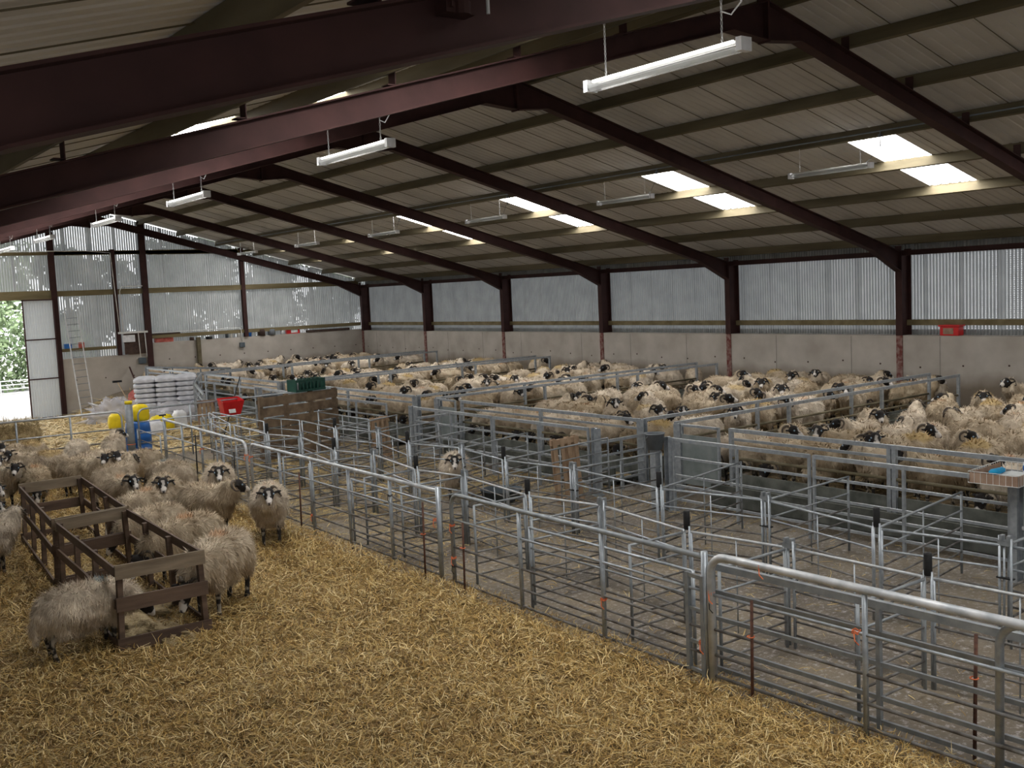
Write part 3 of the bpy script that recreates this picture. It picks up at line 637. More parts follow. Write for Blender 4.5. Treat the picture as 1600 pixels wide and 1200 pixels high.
# dividers between pens: pairs of barriers with a feed trough between
for k, (y0, y1, xe1, xe2) in enumerate(((12.63, 12.95, 22.7, 22.7), (20.44, 20.8, 23.1, 23.1), (28.2, 28.9, 23.3, 23.3), (35.9, 37.3, 23.7, 23.7))):
    ya = (12.69, 20.44, 28.25, 35.5)[k]; yb = (12.98, 20.77, 28.88, 37.0)[k]
    yc = (13.49, 21.3, 29.0, 36.2)[k]; yd = (13.72, 21.58, 29.72, 38.0)[k]
    nth = 'pen divider, %s from the camera' % ORD[k]
    barrier((12.98, ya), (xe1, yb), 'nearer barrier of the double '+nth, 'pen_divider', 3, False)
    barrier((12.98, yc), (xe2, yd), 'further barrier of the double '+nth, 'pen_divider', 3, False)
    t = thing('feed_trough', 'long feed trough between the two barriers of the '+nth, 'trough', (13.3, (ya+yc)/2, 0), math.atan2((yb+yd-ya-yc)/2, 9.4))
    MB().bb(0, 9.0, -.27, -.25, .05, .38).bb(0, 9.0, .25, .27, .05, .38).bb(0, 9, -.26, .26, .1, .13).build('trough_body', 'trough', t)
    MB().bb(.05, 8.95, -.245, .245, .135, .24).build('hay_fill', 'hay', t)
    for xe, (yy, yz) in ((xe1, (yb, yd)),):
        pass
# solid sheet gates closing the trough passages
for k, (a, bq) in enumerate(((11.62, 12.48), (19.5, 20.18), (27.3, 28.1))):
    t = thing('sheet_gate', 'plain grey sheet gate on sheep side of feed passage, %s from camera' % ORD[k], 'gate', (12.9, a, 0), math.pi/2, 'grey sheet gates')
    L = bq-a; MB().bb(0, L, -.006, .006, .12, .98).build('sheet', 'sheet_metal', t)
    MB().bb(-.02, .02, -.02, .02, 0, 1.16).bb(L-.02, L+.02, -.02, .02, 0, 1.16).bb(0, L, -.02, .02, 1.12, 1.16).build('frame', 'galv', t)
# trough along the passage in front of the barriers
for k, (a, bq) in enumerate(((3.5, 11.3), (13.6, 19.2), (21.3, 27.1))):
    t = thing('feed_trough', 'dark board feed trough along the feed passage, %s section from the camera' % ORD[k], 'trough', (12.35, a, 0), math.pi/2)
    L = bq-a; MB().bb(0, L, -.02, .02, .02, .34).bb(0, L, -.46, -.43, .02, .2).bb(0, L, -.45, .0, .08, .1).build('trough_body', 'trough', t)
    MB().bb(.03, L-.03, -.42, -.03, .105, .16).build('feed_fill', 'hay', t)
fence('alley_gate', 'narrow galvanised gate across the feed passage beside the grey bucket', 'gate', (11.7, 13.3), (12.85, 13.35), (.2, .42, .66, .9), .014, .022, .02, 1, 'galv', True)
fence('alley_gate', 'narrow galvanised gate across the feed passage beyond the leaning slatted pallet', 'gate', (11.7, 19.2), (12.85, 19.25), (.2, .42, .66, .9), .014, .022, .02, 1, 'galv', True)
# corner tower and tray
t = thing('steel_tower_post', 'thick cluster of upright steel channels carrying the wire tray', 'post', (11.56, 5.86, 0))
for dx, dy in ((-.12, .02), (0, 0), (.12, -.02), (.2, .1)): MB().bb(dx-.03, dx+.03, dy-.04, dy+.04, 0, 1.14).build('upright', 'galv', t)
MB().bb(-.08, .16, -.06, -.05, .0, 1.12).build('plate', 'sheet_metal', t)
MB().bb(-.1, .2, -.08, -.05, .62, .66).build('bracket', 'galv_bright', t)
TR = Matrix.Rotation(R_(-55), 4, 'Z'); 
t = thing('wire_tray', 'rectangular wire tray lined with cardboard on the steel tower post', 'tray', (11.5, 5.98, 1.17), R_(5))
mb = MB()
for z in (.01, .14):
    P = [(-.42, -.28, z), (.42, -.28, z), (.42, .28, z), (-.42, .28, z)]
    for a, bq in zip(P, P[1:]+P[:1]): mb.tube([a, bq], .004, 5)
for k in range(15):
    x = -.42+.06*k
    for yv in (-.28, .28): mb.tube([(x, yv, .01), (x, yv, .14)], .0025, 4)
for k in range(9):
    yv = -.28+.07*k
    for x in (-.42, .42): mb.tube([(x, yv, .01), (x, yv, .14)], .0025, 4)
mb.build('wire_frame', 'white_paint', t)
MB().bb(-.41, .41, -.27, -.262, .015, .125).bb(-.41, -.402, -.27, .27, .015, .125).bb(-.41, .41, .262, .27, .015, .125).bb(-.41, .41, -.27, .27, .012, .018).build('card_lining', 'card', t)
def at_tray(dx, dy): return (11.5+dx, 5.98+dy)
mb = MB(); x, y = at_tray(.05, .0); mb.box((x, y, 1.20), (.42, .30, .02), Matrix.Rotation(.2, 3, 'Z')).box((x+.02, y, 1.224), (.36, .26, .015), Matrix.Rotation(-.15, 3, 'Z'))
tag(mb.build('paper_pad', 'paper', None), 'pale stack of papers lying in the wire tray', 'papers')
V, F = ico(3, 1, 2, .3); mb = MB(); x, y = at_tray(-.02, .12); mb.add([(v.x*.15+x, v.y*.06+y, v.z*.035+1.265) for v in V], F)
tag(mb.build('blue_cloth', 'cyan', None, True), 'bright blue crumpled cloth on the papers in the wire tray', 'cloth')
x, y = at_tray(.30, -.05); t = thing('marker_bottle', 'small white bottle with blue band and black cap in the tray', 'bottle', (x, y, 1.195))
MB().lathe([(.035, 0), (.036, .01), (.036, .13), (.02, .16), (.018, .165)], n=14).build('bottle_body', 'white_plastic', t, True); MB().lathe([(.0375, .05), (.0375, .11)], n=14).build('blue_label', 'blue_plastic', t, True); MB().lathe([(.021, .16), (.02, .20), (.0, .205)], n=12).build('cap', 'rubber', t, True)
# bucket on the passage post
t = thing('grey_bucket', 'grey rubber bucket wedged on top of the passage post', 'bucket', (11.42, 11.62, .99))
MB().lathe([(.115, 0), (.155, .24), (.165, .245), (.165, .26), (.150, .26), (.145, .24), (.11, .015), (0, .012)], n=20).build('bucket_body', 'grey_plastic', t, True)
MB().tube([(.155*math.cos(a), .155*math.sin(a), .22-.12*math.sin(a)) for a in np.linspace(0, math.pi, 9)], .005, 5).build('handle', 'galv', t, True)
MB().bb(11.38, 11.46, 11.58, 11.66, 0, .985); tag(MB().bb(11.36, 11.48, 11.56, 11.68, 0, .985).build('bucket_post', 'galv'), 'square galvanised post carrying the grey bucket', 'post')

# ---------------------------------------------------------------- yard far side gates
tg = fence('yard_end_gate', 'galvanised gate across the far end of the straw yard behind the flock', 'gate', (3.6, 24.75), (6.95, 24.55), (.25, .5, .8, 1.2), .015, .022, .024, 2, 'galv', loop='far', topmat='galv_bright')
tg2 = fence('yard_end_gate', 'galvanised gate cut off by the left edge across the far end of the yard', 'gate', (-.2, 24.9), (3.55, 24.75), (.25, .5, .8, 1.2), .015, .022, .024, 2, 'galv')
t = thing('gate_post', 'thick round galvanised gatepost with yellow cap beside the blue barrel', 'post', (7.10, 24.45, 0))
MB().tube([(0, 0, 0), (0, 0, 1.36)], .085, 16).build('pole', 'galv_dull', t, True); MB().tube([(0, 0, 1.361), (0, 0, 1.43)], .086, 16).build('cap', 'yellow', t, True)
mb = MB(); mb.tube([(.09*math.cos(a), .09*math.sin(a), .42) for a in np.linspace(0, 6.28, 13)], .008, 5, False); mb.build('twine_tie', 'twine', t)
fence('passage_end_gate', 'galvanised gate with rounded corner right of the yellow-capped post, holding the red bucket', 'gate', (7.28, 24.4), (12.3, 24.6), (.2, .42, .66, .92, 1.22), .014, .022, .022, 3, 'galv', loop='near')
fence('sheep_hurdle', 'short rails joining the yellow-capped gatepost to the furthest long gate', 'hurdle', (7.18, 24.2), (7.12, 22.4), (.15, .35, .55, .78), .012, .016, .012, 0, 'galv')
for k, (p, q) in enumerate((((9.0, 21.2), (9.0, 24.2)), ((10.6, 19.4), (10.6, 21.8)), ((8.35, 21.5), (8.9, 24.2)), ((8.5, 23.0), (11.3, 23.2)))):
    fence('sheep_hurdle', 'tubular hurdle among the stored hurdles near the big pallet, '+('left of the pallet', 'in front of the pallet', 'nearest the yellow-capped post', 'right behind the pallet')[k], 'hurdle', p, q, HZ, .012, .016, .014, 1, 'galv', group='hurdles near the big pallet')
# gates in the far passage, left of the far pens
for k, (p, q) in enumerate((((11.5, 24.8), (11.7, 28.0)), ((9.9, 27.2), (11.1, 31.2)), ((11.1, 31.3), (12.9, 35.6)))):
    fence('passage_gate', 'square-section gate in the far passage behind the red bucket, %s from the camera' % ORD[k], 'gate', p, q, (.2, .45, .7, .93, 1.15), .016, .03, .024, 1, 'galv', True, group='far passage gates')
fence('dark_gate', 'dark steel gate against the far wall behind the wrapped sacks', 'gate', (13.05, 42.2), (14.6, 37.2), (.3, .6, .9, 1.15), .02, .03, .028, 2, 'grey_plastic', True)

# ---------------------------------------------------------------- wood pallets
def pallet(name, label, loc, rot, Lx, Ly, slats, m, bearers=3):
    t = bpy.data.objects.new(name, None); COL.objects.link(t); t.location = loc; t.rotation_euler = rot; tag(t, label, 'pallet')
    for k in range(slats):
        y = -Ly/2+Ly*(k+.5)/slats; MB().bb(-Lx/2, Lx/2, y-Ly/slats*(.41 if bearers != 2 else .25), y+Ly/slats*(.41 if bearers != 2 else .25), .10, .12).build('slat', m, t)
    for k in range(bearers):
        x = -Lx/2+.06+(Lx-.12)*k/(bearers-1); MB().bb(x-.045, x+.045, -Ly/2, Ly/2, .02, .10).build('bearer', m, t)
    for k in (0, slats//2, slats-1):
        y = -Ly/2+Ly*(k+.5)/slats; MB().bb(-Lx/2, Lx/2, y-.045, y+.045, 0, .02).build('bottom_board', m, t)
    return t
pallet('wood_pallet', 'large muddy wooden pallet stood on edge below the green crate', (10.2, 22.05, .74), (R_(90), 0, R_(13)), 2.25, 1.46, 6, 'pallet_old', 4)
pallet('wood_pallet', 'narrow slatted pallet leaning upright against the passage gate beside the grey bucket', (11.0, 13.35, .53), (R_(86), R_(90), R_(-5)), 1.12, .52, 4, 'pallet_wood', 2).rotation_euler = (R_(90), R_(86), R_(-14))
pallet('wood_pallet', 'small slatted pallet leaning upright near the big muddy pallet', (11.15, 19.9, .46), (R_(90), R_(86), R_(-14)), .98, .42, 4, 'pallet_wood', 2)
# green crate with bottles
t = thing('bottle_crate', 'dark green plastic crate standing on the big muddy pallet', 'crate', (10.50, 22.12, 1.475), R_(10))
mb = MB()
for s in (-1, 1):
    mb.bb(-.40, .40, s*.17-.01, s*.17+.01, 0, .05).bb(-.40, .40, s*.17-.01, s*.17+.01, .22, .28)
    mb.bb(s*.40-.01, s*.40+.01, -.17, .17, 0, .28)
    for k in range(9): mb.bb(-.40+.1*k-.014, -.40+.1*k+.014, s*.17-.01, s*.17+.01, 0, .28)
mb.bb(-.4, .4, -.17, .17, 0, .015); mb.build('crate_body', 'green_plastic', t)
for k in range(5):
    x, y = 10.32+.11*k, 22.09+.02*k; tag(MB().lathe([(.04, 0), (.04, .16), (.018, .22), (.018, .28), (0, .285)], (x, y, 1.495), 12).build('drench_bottle', 'green_plastic', None, True), 'green bottle standing inside the dark green crate', 'bottle', 'green bottles in the crate')
tag(MB().lathe([(.05, 0), (.05, .2), (.02, .26), (.03, .30), (0, .31)], (10.22, 22.06, 1.495), 12).build('spray_bottle', 'white_plastic', None, True), 'white bottle standing out of the dark green crate', 'bottle')
# red bucket hung on the rail
t = thing('red_hook_bucket', 'red plastic hook-over trough hanging on the far gate rail', 'bucket', (9.50, 24.37, .84), R_(2))
mb = MB(); V = [(-.20, -.13, 0), (.20, -.13, 0), (.20, .10, 0), (-.20, .10, 0), (-.28, -.24, .36), (.28, -.24, .36), (.28, .12, .44), (-.28, .12, .44)]
V2 = [(x*.93, y*.93-.003, z+.02 if z < .1 else z-.001) for x, y, z in V]
mb.add(V+V2, [(3, 2, 1, 0), (0, 1, 5, 4), (1, 2, 6, 5), (2, 3, 7, 6), (3, 0, 4, 7), (8, 9, 10, 11), (12, 13, 9, 8), (13, 14, 10, 9), (14, 15, 11, 10), (15, 12, 8, 11), (4, 5, 13, 12), (5, 6, 14, 13), (6, 7, 15, 14), (7, 4, 12, 15)])
mb.build('bucket_body', 'red_plastic', t); MB().box((-.03, -.182, .16), (.17, .006, .17), Matrix.Rotation(R_(-17), 3, 'X')).build('white_label', 'paper', t)
for k, (dx, m) in enumerate(((-.12, 'yellow'), (.0, 'blue_plastic'), (.1, 'yellow'))):
    MB().lathe([(.04, 0), (.04, .06), (0, .065)], (dx, -.05, .2), 10).build('tag_roll', m, t, True)
t = thing('fork', 'pitchfork with black shaft stuck behind the red hanging trough', 'fork', (9.55, 24.9, 0))
MB().tube([(-.2, -.1, 0), (.55, .2, 1.72)], .014, 6).build('shaft', 'rubber', t, True)
t = thing('wooden_rack', 'small pale slatted wooden rack standing behind the red trough', 'rack', (9.5, 26.0, 0))
for k in range(4): MB().bb(-.2+.11*k, -.13+.11*k, 0, .02, .7, 1.05).build('slat', 'fork', t)
MB().bb(-.22, .24, .02, .04, .95, 1.12).bb(-.22, -.18, .02, .05, 0, 1.1).bb(.2, .24, .02, .05, 0, 1.1).build('board', 'card', t)
tag(MB().lathe([(.16, 0), (.2, .3), (.21, .3), (.2, .28), (.15, .02), (0, .02)], (11.1, 25.6, .86), 18).build('dark_bucket', 'grey_plastic', None, True), 'dark grey bucket standing behind the green crate', 'bucket')
tag(MB().bb(10.85, 11.35, 25.3, 25.9, 0, .855).build('low_cabinet', 'sheet_metal'), 'pale grey steel box beneath the dark bucket behind the big pallet', 'box')

# ---------------------------------------------------------------- far left corner stores
fz = floor_z
t = thing('loading_pallet', 'wooden pallet under the stacked silver feed sacks', 'pallet', (10.9, 33.3, fz(10.9, 33.3)), R_(-20))
for k in range(5): MB().bb(-1.1, 1.1, -.7+.32*k, -.55+.32*k, .1, .12).build('slat', 'pallet_old', t)
for x in (-1, 0, 1): MB().bb(x-.05, x+.05, -.75, .8, 0, .1).build('bearer', 'pallet_old', t)
# one sack shape copied through the stack
bm = bmesh.new(); bmesh.ops.create_cube(bm, size=1); bmesh.ops.subdivide_edges(bm, edges=bm.edges[:], cuts=5, use_grid_fill=True)
for v in bm.verts:
    x, y, z = v.co*2; v.co = Vector((x*.325*(1-.06*abs(y)**4), y*.385*(1-.05*abs(x)**4), z*.088*(1-.45*abs(x)**5)*(1-.45*abs(y)**5)+.006*math.sin(9*x+5*y)))
sme = bpy.data.meshes.new('feed_sack'); bm.to_mesh(sme); bm.free(); sme.materials.append(MAT['sack'])
for p in sme.polygons: p.use_smooth = True
rot = Matrix.Rotation(R_(-20), 3, 'Z'); bz = fz(10.9, 33.3)+.12
for ly in range(9):
    for ix in range(3):
        for iy in range(2):
            o = bpy.data.objects.new('feed_sack', sme); COL.objects.link(o); j = .015*math.sin(ly*7+ix*3+iy)
            p = rot @ Vector((-.62+ix*.62+j, -.38+iy*.76-j, 0))
            o.location = (10.9+p.x, 33.3+p.y, bz+.082+ly*.155); o.rotation_euler = (0, 0, R_(-20)+j)
            pos = ('left', 'middle', 'right')[ix]+' '+('front', 'back')[iy]
            tag(o, 'silver feed sack, %s layer up, %s column of the stack' % (ORD[ly], pos), 'sack', 'silver feed sacks stacked on the pallet')
mb = MB(); V, F = ico(5, 1, 4, .45, 3.5)
mb.add([(v.x*1.15+10.7, v.y*.35+31.9, max(-.3, v.z*.45)+.05) for v in V], F)
tag(mb.build('plastic_wrap', 'wrap', None, True), 'clear plastic wrapping slumped in front of the silver sacks', 'plastic')
mb = MB(); V, F = ico(8, 1, 4, .5, 3.5); q = (10.6, 38.2)
mb.add([(v.x*.9+q[0], v.y*.4+q[1], max(-.25, v.z*.55)+fz(*q)+.25) for v in V], F)
tag(mb.build('plastic_sheet', 'wrap', None, True), 'crumpled clear plastic sheet on the ground left of the silver sacks', 'plastic')
# blue barrels with yellow sacks
t = thing('blue_barrel', 'blue plastic drum standing behind the yellow-capped gatepost', 'barrel', (7.45, 25.05, 0))
MB().lathe([(.26, 0), (.29, .05), (.30, .3), (.285, .32), (.30, .34), (.30, .62), (.285, .64), (.29, .66), (.27, .84), (.24, .88), (0, .88)], n=24).build('drum_body', 'blue_plastic', t, True)
def lump(name, label, cat, c, s, m, seed, amp=.18):
    V, F = ico(seed, 1, 3, amp, 2.6); mb = MB(); q_ = lambda a: math.copysign(abs(a)**.6, a)
    mb.add([(q_(v.x)*s[0]+c[0], q_(v.y)*s[1]+c[1], max(-.8, q_(v.z))*s[2]+c[2]) for v in V], F); return tag(mb.build(name, m, None, True), label, cat)
lump('yellow_sack', 'yellow plastic sack on top of the blue drum behind the gatepost', 'sack', (7.52, 25.05, 1.06), (.20, .2, .22), 'yellow', 4)
lump('yellow_sack', 'printed yellow sack on the ground behind the gate, left of the yellow-capped gatepost', 'sack', (9.05, 32.6, .10), (.22, .2, .26), 'yellow', 9)
lump('yellow_sack', 'small yellow sack on the ground right of the drums', 'sack', (9.75, 30.4, .14), (.34, .25, .26), 'yellow', 6)
lump('white_sack', 'white sack with tied neck standing in front of the plastic wrapping', 'sack', (10.35, 30.6, .17), (.20, .17, .30), 'white_plastic', 2)
lump('white_sack', 'small white sack on the floor beside the printed yellow sack', 'sack', (9.15, 29.4, .13), (.30, .25, .24), 'white_plastic', 12)
lump('red_sack', 'dull red netting sack heaped against the far wall', 'sack', (13.0, 42.6, -.35), (.55, .35, .6), 'red_print', 15, .35)
lump('red_sack', 'smaller dull red sack against the far wall beside the shovel', 'sack', (13.9, 43.4, -.25), (.35, .3, .5), 'red_print', 16, .35)
# ladder on the gable
t = thing('ladder', 'tall aluminium ladder leaning on the far wall beside the door', 'ladder', (0, 0, 0))
fzl = fz(10.95, 43.3)
b0, b1, t0, t1 = Vector((10.71, 43.2, fzl)), Vector((11.24, 43.42, fzl)), Vector((10.98, 45.78, 3.56)), Vector((11.49, 45.78, 3.59))
for a, bq in ((b0, t0), (b1, t1)): MB().bar(a, bq, .035, .07).build('rail', 'alu', t)
for k in range(1, 16): f = k/16.2; MB().tube([b0.lerp(t0, f), b1.lerp(t1, f)], .016, 6).build('rung', 'galv_dull', t)
for nm, lab, p, q, m in (('shovel', 'shovel with pale shaft leaning on the far wall left of the silver sacks', (13.1, 42.6, -.6), (13.5, 45.9, 1.0), 'alu'), ('broom', 'broom with black head leaning upright beside the red sacks', (12.3, 41.6, -.6), (12.0, 42.6, .65), 'fork')):
    t = thing(nm, lab, nm, (0, 0, 0)); MB().tube([p, q], .022, 6).build('shaft', m, t, True)
    if nm == 'shovel': MB().bar(Vector(p).lerp(Vector(q), .72), Vector(q), .05, .05).build('grip', 'oxide', t)
    else: MB().box(q, (.35, .1, .08)).build('head', 'rubber', t)
# hay bale
t = thing('hay_bale', 'loose round-edged hay bale behind the yard end gate at the left', 'bale', (5.2, 29.6, fz(5.2, 29.6)), R_(-12))
bm = bmesh.new(); bmesh.ops.create_cube(bm, size=1); bmesh.ops.subdivide_edges(bm, edges=bm.edges[:], cuts=9, use_grid_fill=True)
from mathutils import noise as nz
for v in bm.verts:
    p = v.co*2; q = Vector((p.x*.98*(1-.08*abs(p.z)**4), p.y*.6, p.z*.36*(1-.12*abs(p.x)**4)+.36)); q += Vector((1, .6, 1))*.13*nz.noise(q*2.2); v.co = q
me = bpy.data.meshes.new('bale'); bm.to_mesh(me); bm.free(); me.materials.append(MAT['hay'])
for p in me.polygons: p.use_smooth = True
o = bpy.data.objects.new('hay_block', me); COL.objects.link(o); o.parent = t
def blades(n, fxyz, length, width, cols, seed=0, tilt=.35, name='straw', stiff=1.0):
    """scatter of thin bent straw stalks as one mesh with per-stalk colour"""
    g_ = np.random.default_rng(seed); P, L = fxyz(n, g_); n = len(P)
    th = g_.uniform(0, 2*np.pi, n); el = g_.normal(0, tilt, n); ln = length*g_.uniform(.4, 1.5, n)*L
    d = np.stack([np.cos(th)*np.cos(el), np.sin(th)*np.cos(el), np.abs(np.sin(el))], 1)
    sd = np.stack([-np.sin(th), np.cos(th), g_.normal(0, .4, n)], 1); sd /= np.linalg.norm(sd, axis=1)[:, None]
    wd = (width*g_.uniform(.6, 1.4, n)*L)[:, None]; bend = np.stack([g_.normal(0, .12, n), g_.normal(0, .12, n), -np.abs(g_.normal(0, .10, n))], 1)*ln[:, None]
    a = P; m_ = P+d*(ln*.5)[:, None]-bend*.3; e = P+d*ln[:, None]+bend
    V = np.stack([a-sd*wd, a+sd*wd, m_+sd*wd, m_-sd*wd, e+sd*wd*.5, e-sd*wd*.5], 1).reshape(-1, 3)
    base = (np.arange(n)*6)[:, None]; F = np.concatenate([base+np.array([[0, 1, 2, 3]]), base+np.array([[3, 2, 4, 5]])], 1).reshape(-1)
    me = bpy.data.meshes.new(name); me.vertices.add(n*6); me.vertices.foreach_set('co', V.astype(np.float32).ravel())
    me.loops.add(n*8); me.loops.foreach_set('vertex_index', F.astype(np.int32)); me.polygons.add(n*2)
    me.polygons.foreach_set('loop_start', (np.arange(n*2)*4).astype(np.int32)); me.update(calc_edges=True)
    ca = me.color_attributes.new('Col', 'FLOAT_COLOR', 'POINT'); cc = np.array(cols)[g_.integers(0, len(cols), n)]*g_.uniform(.75, 1.2, n)[:, None]
    c4 = np.ones((n, 6, 4), np.float32); c4[:, :, :3] = cc[:, None, :]; ca.data.foreach_set('color', c4.ravel())
    me.materials.append(MAT['straw']); return me
def link_mesh(me, name, parent=None): o = bpy.data.objects.new(name, me); COL.objects.link(o); o.parent = parent; return o
def bale_pts(n, g_):
    P = g_.uniform(-1, 1, (n, 3)); k = g_.integers(0, 3, n); s = g_.choice([-1, 1], n)
    P[k == 0, 0] = s[k == 0]; P[k == 1, 1] = -1; P[k == 2, 2] = 1
    P = P*np.array([.97, .59, .35])+np.array([0, 0, .36]); return P, np.ones(n)
o = link_mesh(blades(5000, bale_pts, .14, .004, [(.30, .22, .10), (.20, .15, .07), (.38, .30, .15)], 3, .8), 'loose_hay', t); o['kind'] = 'stuff'
t = thing('yellow_tub', 'yellow plastic tub with orange label standing behind the hay bale', 'tub', (6.35, 35.0, fz(6.35, 35)))
MB().lathe([(.32, 0), (.36, .42), (.38, .42), (.38, .46), (0, .46)], n=20).build('tub_body', 'yellow', t, True); MB().lathe([(.345, .08), (.352, .2)], n=20).build('label_band', 'twine', t, True)
# things on the wall ledges
def boxy(name, label, cat, c, d, m, rz=0): return tag(MB().box(c, d, Matrix.Rotation(rz, 3, 'Z')).build(name, m, None, False, .01), label, cat)
t = thing('red_tub', 'red plastic tub on the right-hand wall ledge near the right edge', 'tub', (25.22, 14.62, 1.90))
MB().bb(-.13, .13, -.26, .26, 0, .24).build('tub_body', 'red_plastic', t, False, .02); MB().bb(-.15, .15, -.29, .29, .24, .28).build('lid', 'red_plastic', t); MB().bb(-.136, -.130, -.12, .16, .04, .2).build('label_panel', 'card', t)
LZ = 1.98
t = thing('red_tub', 'red lidded tub on the far wall ledge under the timber girt', 'tub', (21.35, 46.05, LZ)); MB().bb(-.33, .33, -.03, .17, 0, .26).build('tub_body', 'red_plastic', t, False, .01); MB().bb(-.35, .35, -.04, .18, .26, .31).build('lid', 'red_plastic', t); MB().bb(-.12, .22, -.036, -.03, .04, .22).build('label_panel', 'paper', t)
t = thing('red_tub', 'red box on the far wall ledge just right of the tall gable post', 'box', (15.15, 46.05, LZ)); MB().bb(-.4, .4, -.03, .17, 0, .2).build('tub_body', 'red_print', t, False, .01); MB().bb(-.42, .42, -.04, .18, .2, .27).build('lid', 'red_plastic', t)
boxy('dark_plank', 'dark plank lying above the red box beside the tall gable post', 'plank', (15.2, 46.0, 2.36), (1.3, .12, .05), 'brown_board')
for k, (x, m, h, wd, lab) in enumerate(((16.4, 'brown_board', .14, .2, 'small dark tin on the far wall ledge, left of the timber post'), (17.2, 'rubber', .12, .3, 'flat dark tin on the far ledge, right of the timber post'), (18.05, 'junction', .28, .14, 'slim blue grey can at the left of the ledge cans'),
        (18.25, 'white_paint', .30, .13, 'white printed can on the far ledge, left of the conduit'), (18.62, 'white_paint', .28, .2, 'white can on the far ledge, just left of the small gable post'), (19.15, 'blue_plastic', .27, .2, 'blue can on the far ledge, right of the small gable post'),
        (19.75, 'brown_board', .3, .34, 'dark canister on the far ledge, left of the white jar'), (20.25, 'grey_plastic', .28, .34, 'dark grey canister on the far ledge, beside the white jar'), (20.8, 'white_plastic', .24, .2, 'white jar on the far ledge, left of the red lidded tub'))):
    tag(MB().lathe([(wd/2, 0), (wd/2, h*.85), (wd*.42, h), (0, h)], (x, 46.08, LZ), 14).build('can', m, None, True), lab, 'can')
boxy('dark_boards', 'dark timber offcuts lying along the far ledge toward the corner', 'timber', (23.2, 46.05, LZ+.06), (2.3, .18, .11), 'brown_board')
boxy('brown_panel', 'brown painted electrical backing board below the fuse box', 'board', (13.85, 45.93, 2.02), (.98, .05, .92), 'brown_board')
boxy('fuse_box', 'white electrical box on the brown backing board', 'box', (13.55, 45.86, 2.24), (.52, .1, .3), 'white_plastic')
boxy('pale_offcut', 'pale timber offcut resting on the concrete below the brown board', 'timber', (13.9, 45.98, 1.60), (.75, .12, .11), 'card')
boxy('blue_can', 'blue canister on the timber girt behind the ladder', 'can', (11.05, 45.95, 2.08), (.30, .12, .2), 'blue_plastic')
boxy('red_can', 'dull red canister on the timber girt behind the ladder', 'can', (11.6, 45.95, 2.09), (.22, .12, .24), 'red_print')
t = thing('electrical_conduit', 'white conduits and cable tray rising to the fuse board', 'conduit', (0, 0, 0))
MB().bb(13.12, 14.38, 45.82, 45.88, 2.46, 2.54).build('cable_tray', 'white_paint', t)
for pts in ([(13.2, 45.85, 2.54), (13.05, 45.85, 5.95), (12.0, 45.85, 6.05), (8.0, 45.85, 6.05)], [(13.35, 45.85, 2.54), (13.32, 45.85, 4.3), (13.42, 45.85, 4.5), (14.3, 45.85, 4.5)], [(13.97, 45.85, 2.46), (14.0, 45.85, 1.4)], [(14.25, 45.85, 2.46), (14.28, 45.85, 1.4)]):
    MB().tube(pts, .018, 6).build('conduit', 'white_paint', t, True)
boxy('junction_box', 'blue grey switch box on the far wall left of the tall gable post', 'switch', (14.08, 45.93, 1.24), (.3, .12, .26), 'junction')
tag(MB().tube([(14.6, 45.9, 2.42), (18.6, 45.9, 2.42), (18.68, 45.9, 2.38), (18.7, 45.9, 1.75)], .018, 6).build('wall_conduit', 'white_paint', None, True), 'thin white conduit along the far girt dropping to the right switch', 'conduit')
boxy('junction_box', 'blue grey switch box on the far wall below the ledge cans', 'switch', (18.7, 45.93, 1.62), (.24, .12, .22), 'junction')
# blue tub inside the pens
t = thing('low_tub', 'low dark blue grey tub in the pen beside the lone sheep', 'tub', (10.25, 14.2, 0)); MB().lathe([(.3, 0), (.36, .2), (.37, .2), (.34, .18), (.29, .02), (0, .02)], n=20).build('tub_body', 'junction', t, True)

# ---------------------------------------------------------------- hay feeder in the yard
def feeder(label, FL, BL, FR, BR, z0=.03):
    t = thing('hay_feeder', label, 'feeder', (0, 0, 0)); H = .90
    def P(s, f, z):   # s 0 left 1 right, f 0 front 1 back ; sides lean in slightly towards the top
        a = Vector(FL).lerp(Vector(BL), f); bq = Vector(FR).lerp(Vector(BR), f); p = a.lerp(bq, s+(s-.5)*.07*(1-z/H)); return Vector((p.x, p.y, z+z0))
    zr = (.09, .52, .86)
    for s in (0, 1):
        for k, f in enumerate((0, .36, .68, 1)):
            MB().bar(P(s, f, 0), P(s, f, H-.01), .055, .07, (0, 1, 0)).build('post', 'feeder_wood', t)
        for z in zr:
            off = Vector((-.04 if s == 0 else .04, 0, 0)); MB().bar(P(s, 0, z)+off, P(s, 1, z)+off, .024, .10).build('side_board', 'feeder_wood', t)
    for f in (0, 1):
        off = Vector((0, -.04 if f == 0 else .04, 0))
        for k, z in enumerate(zr): MB().bar(P(0, f, z)+off-Vector((.05, 0, 0)), P(1, f, z)+off+Vector((.05, 0, 0)), .026, .15).build('end_board', 'feeder_wood_pale' if k == 2 else 'feeder_wood', t)
    return t
f1 = feeder('dark wooden open-frame hay feeder, the nearer of the two end to end', (2.92, 10.85), (3.04, 13.76), (3.75, 10.82), (3.87, 13.9))
f2 = feeder('dark wooden open-frame hay feeder, the further of the two end to end', (3.02, 13.95), (3.29, 17.12), (3.90, 14.03), (4.13, 17.18))
V, F = ico(21, 1, 4, .5, 2.4); mb = MB(); mb.add([(v.x*.42+3.36, v.y*1.35+12.3, max(0, v.z)*.14+.05) for v in V], F)
tag(mb.build('hay_heap', 'hay', None, True), 'trodden brown hay lying inside the nearer wooden feeder', 'hay', None, 'stuff')

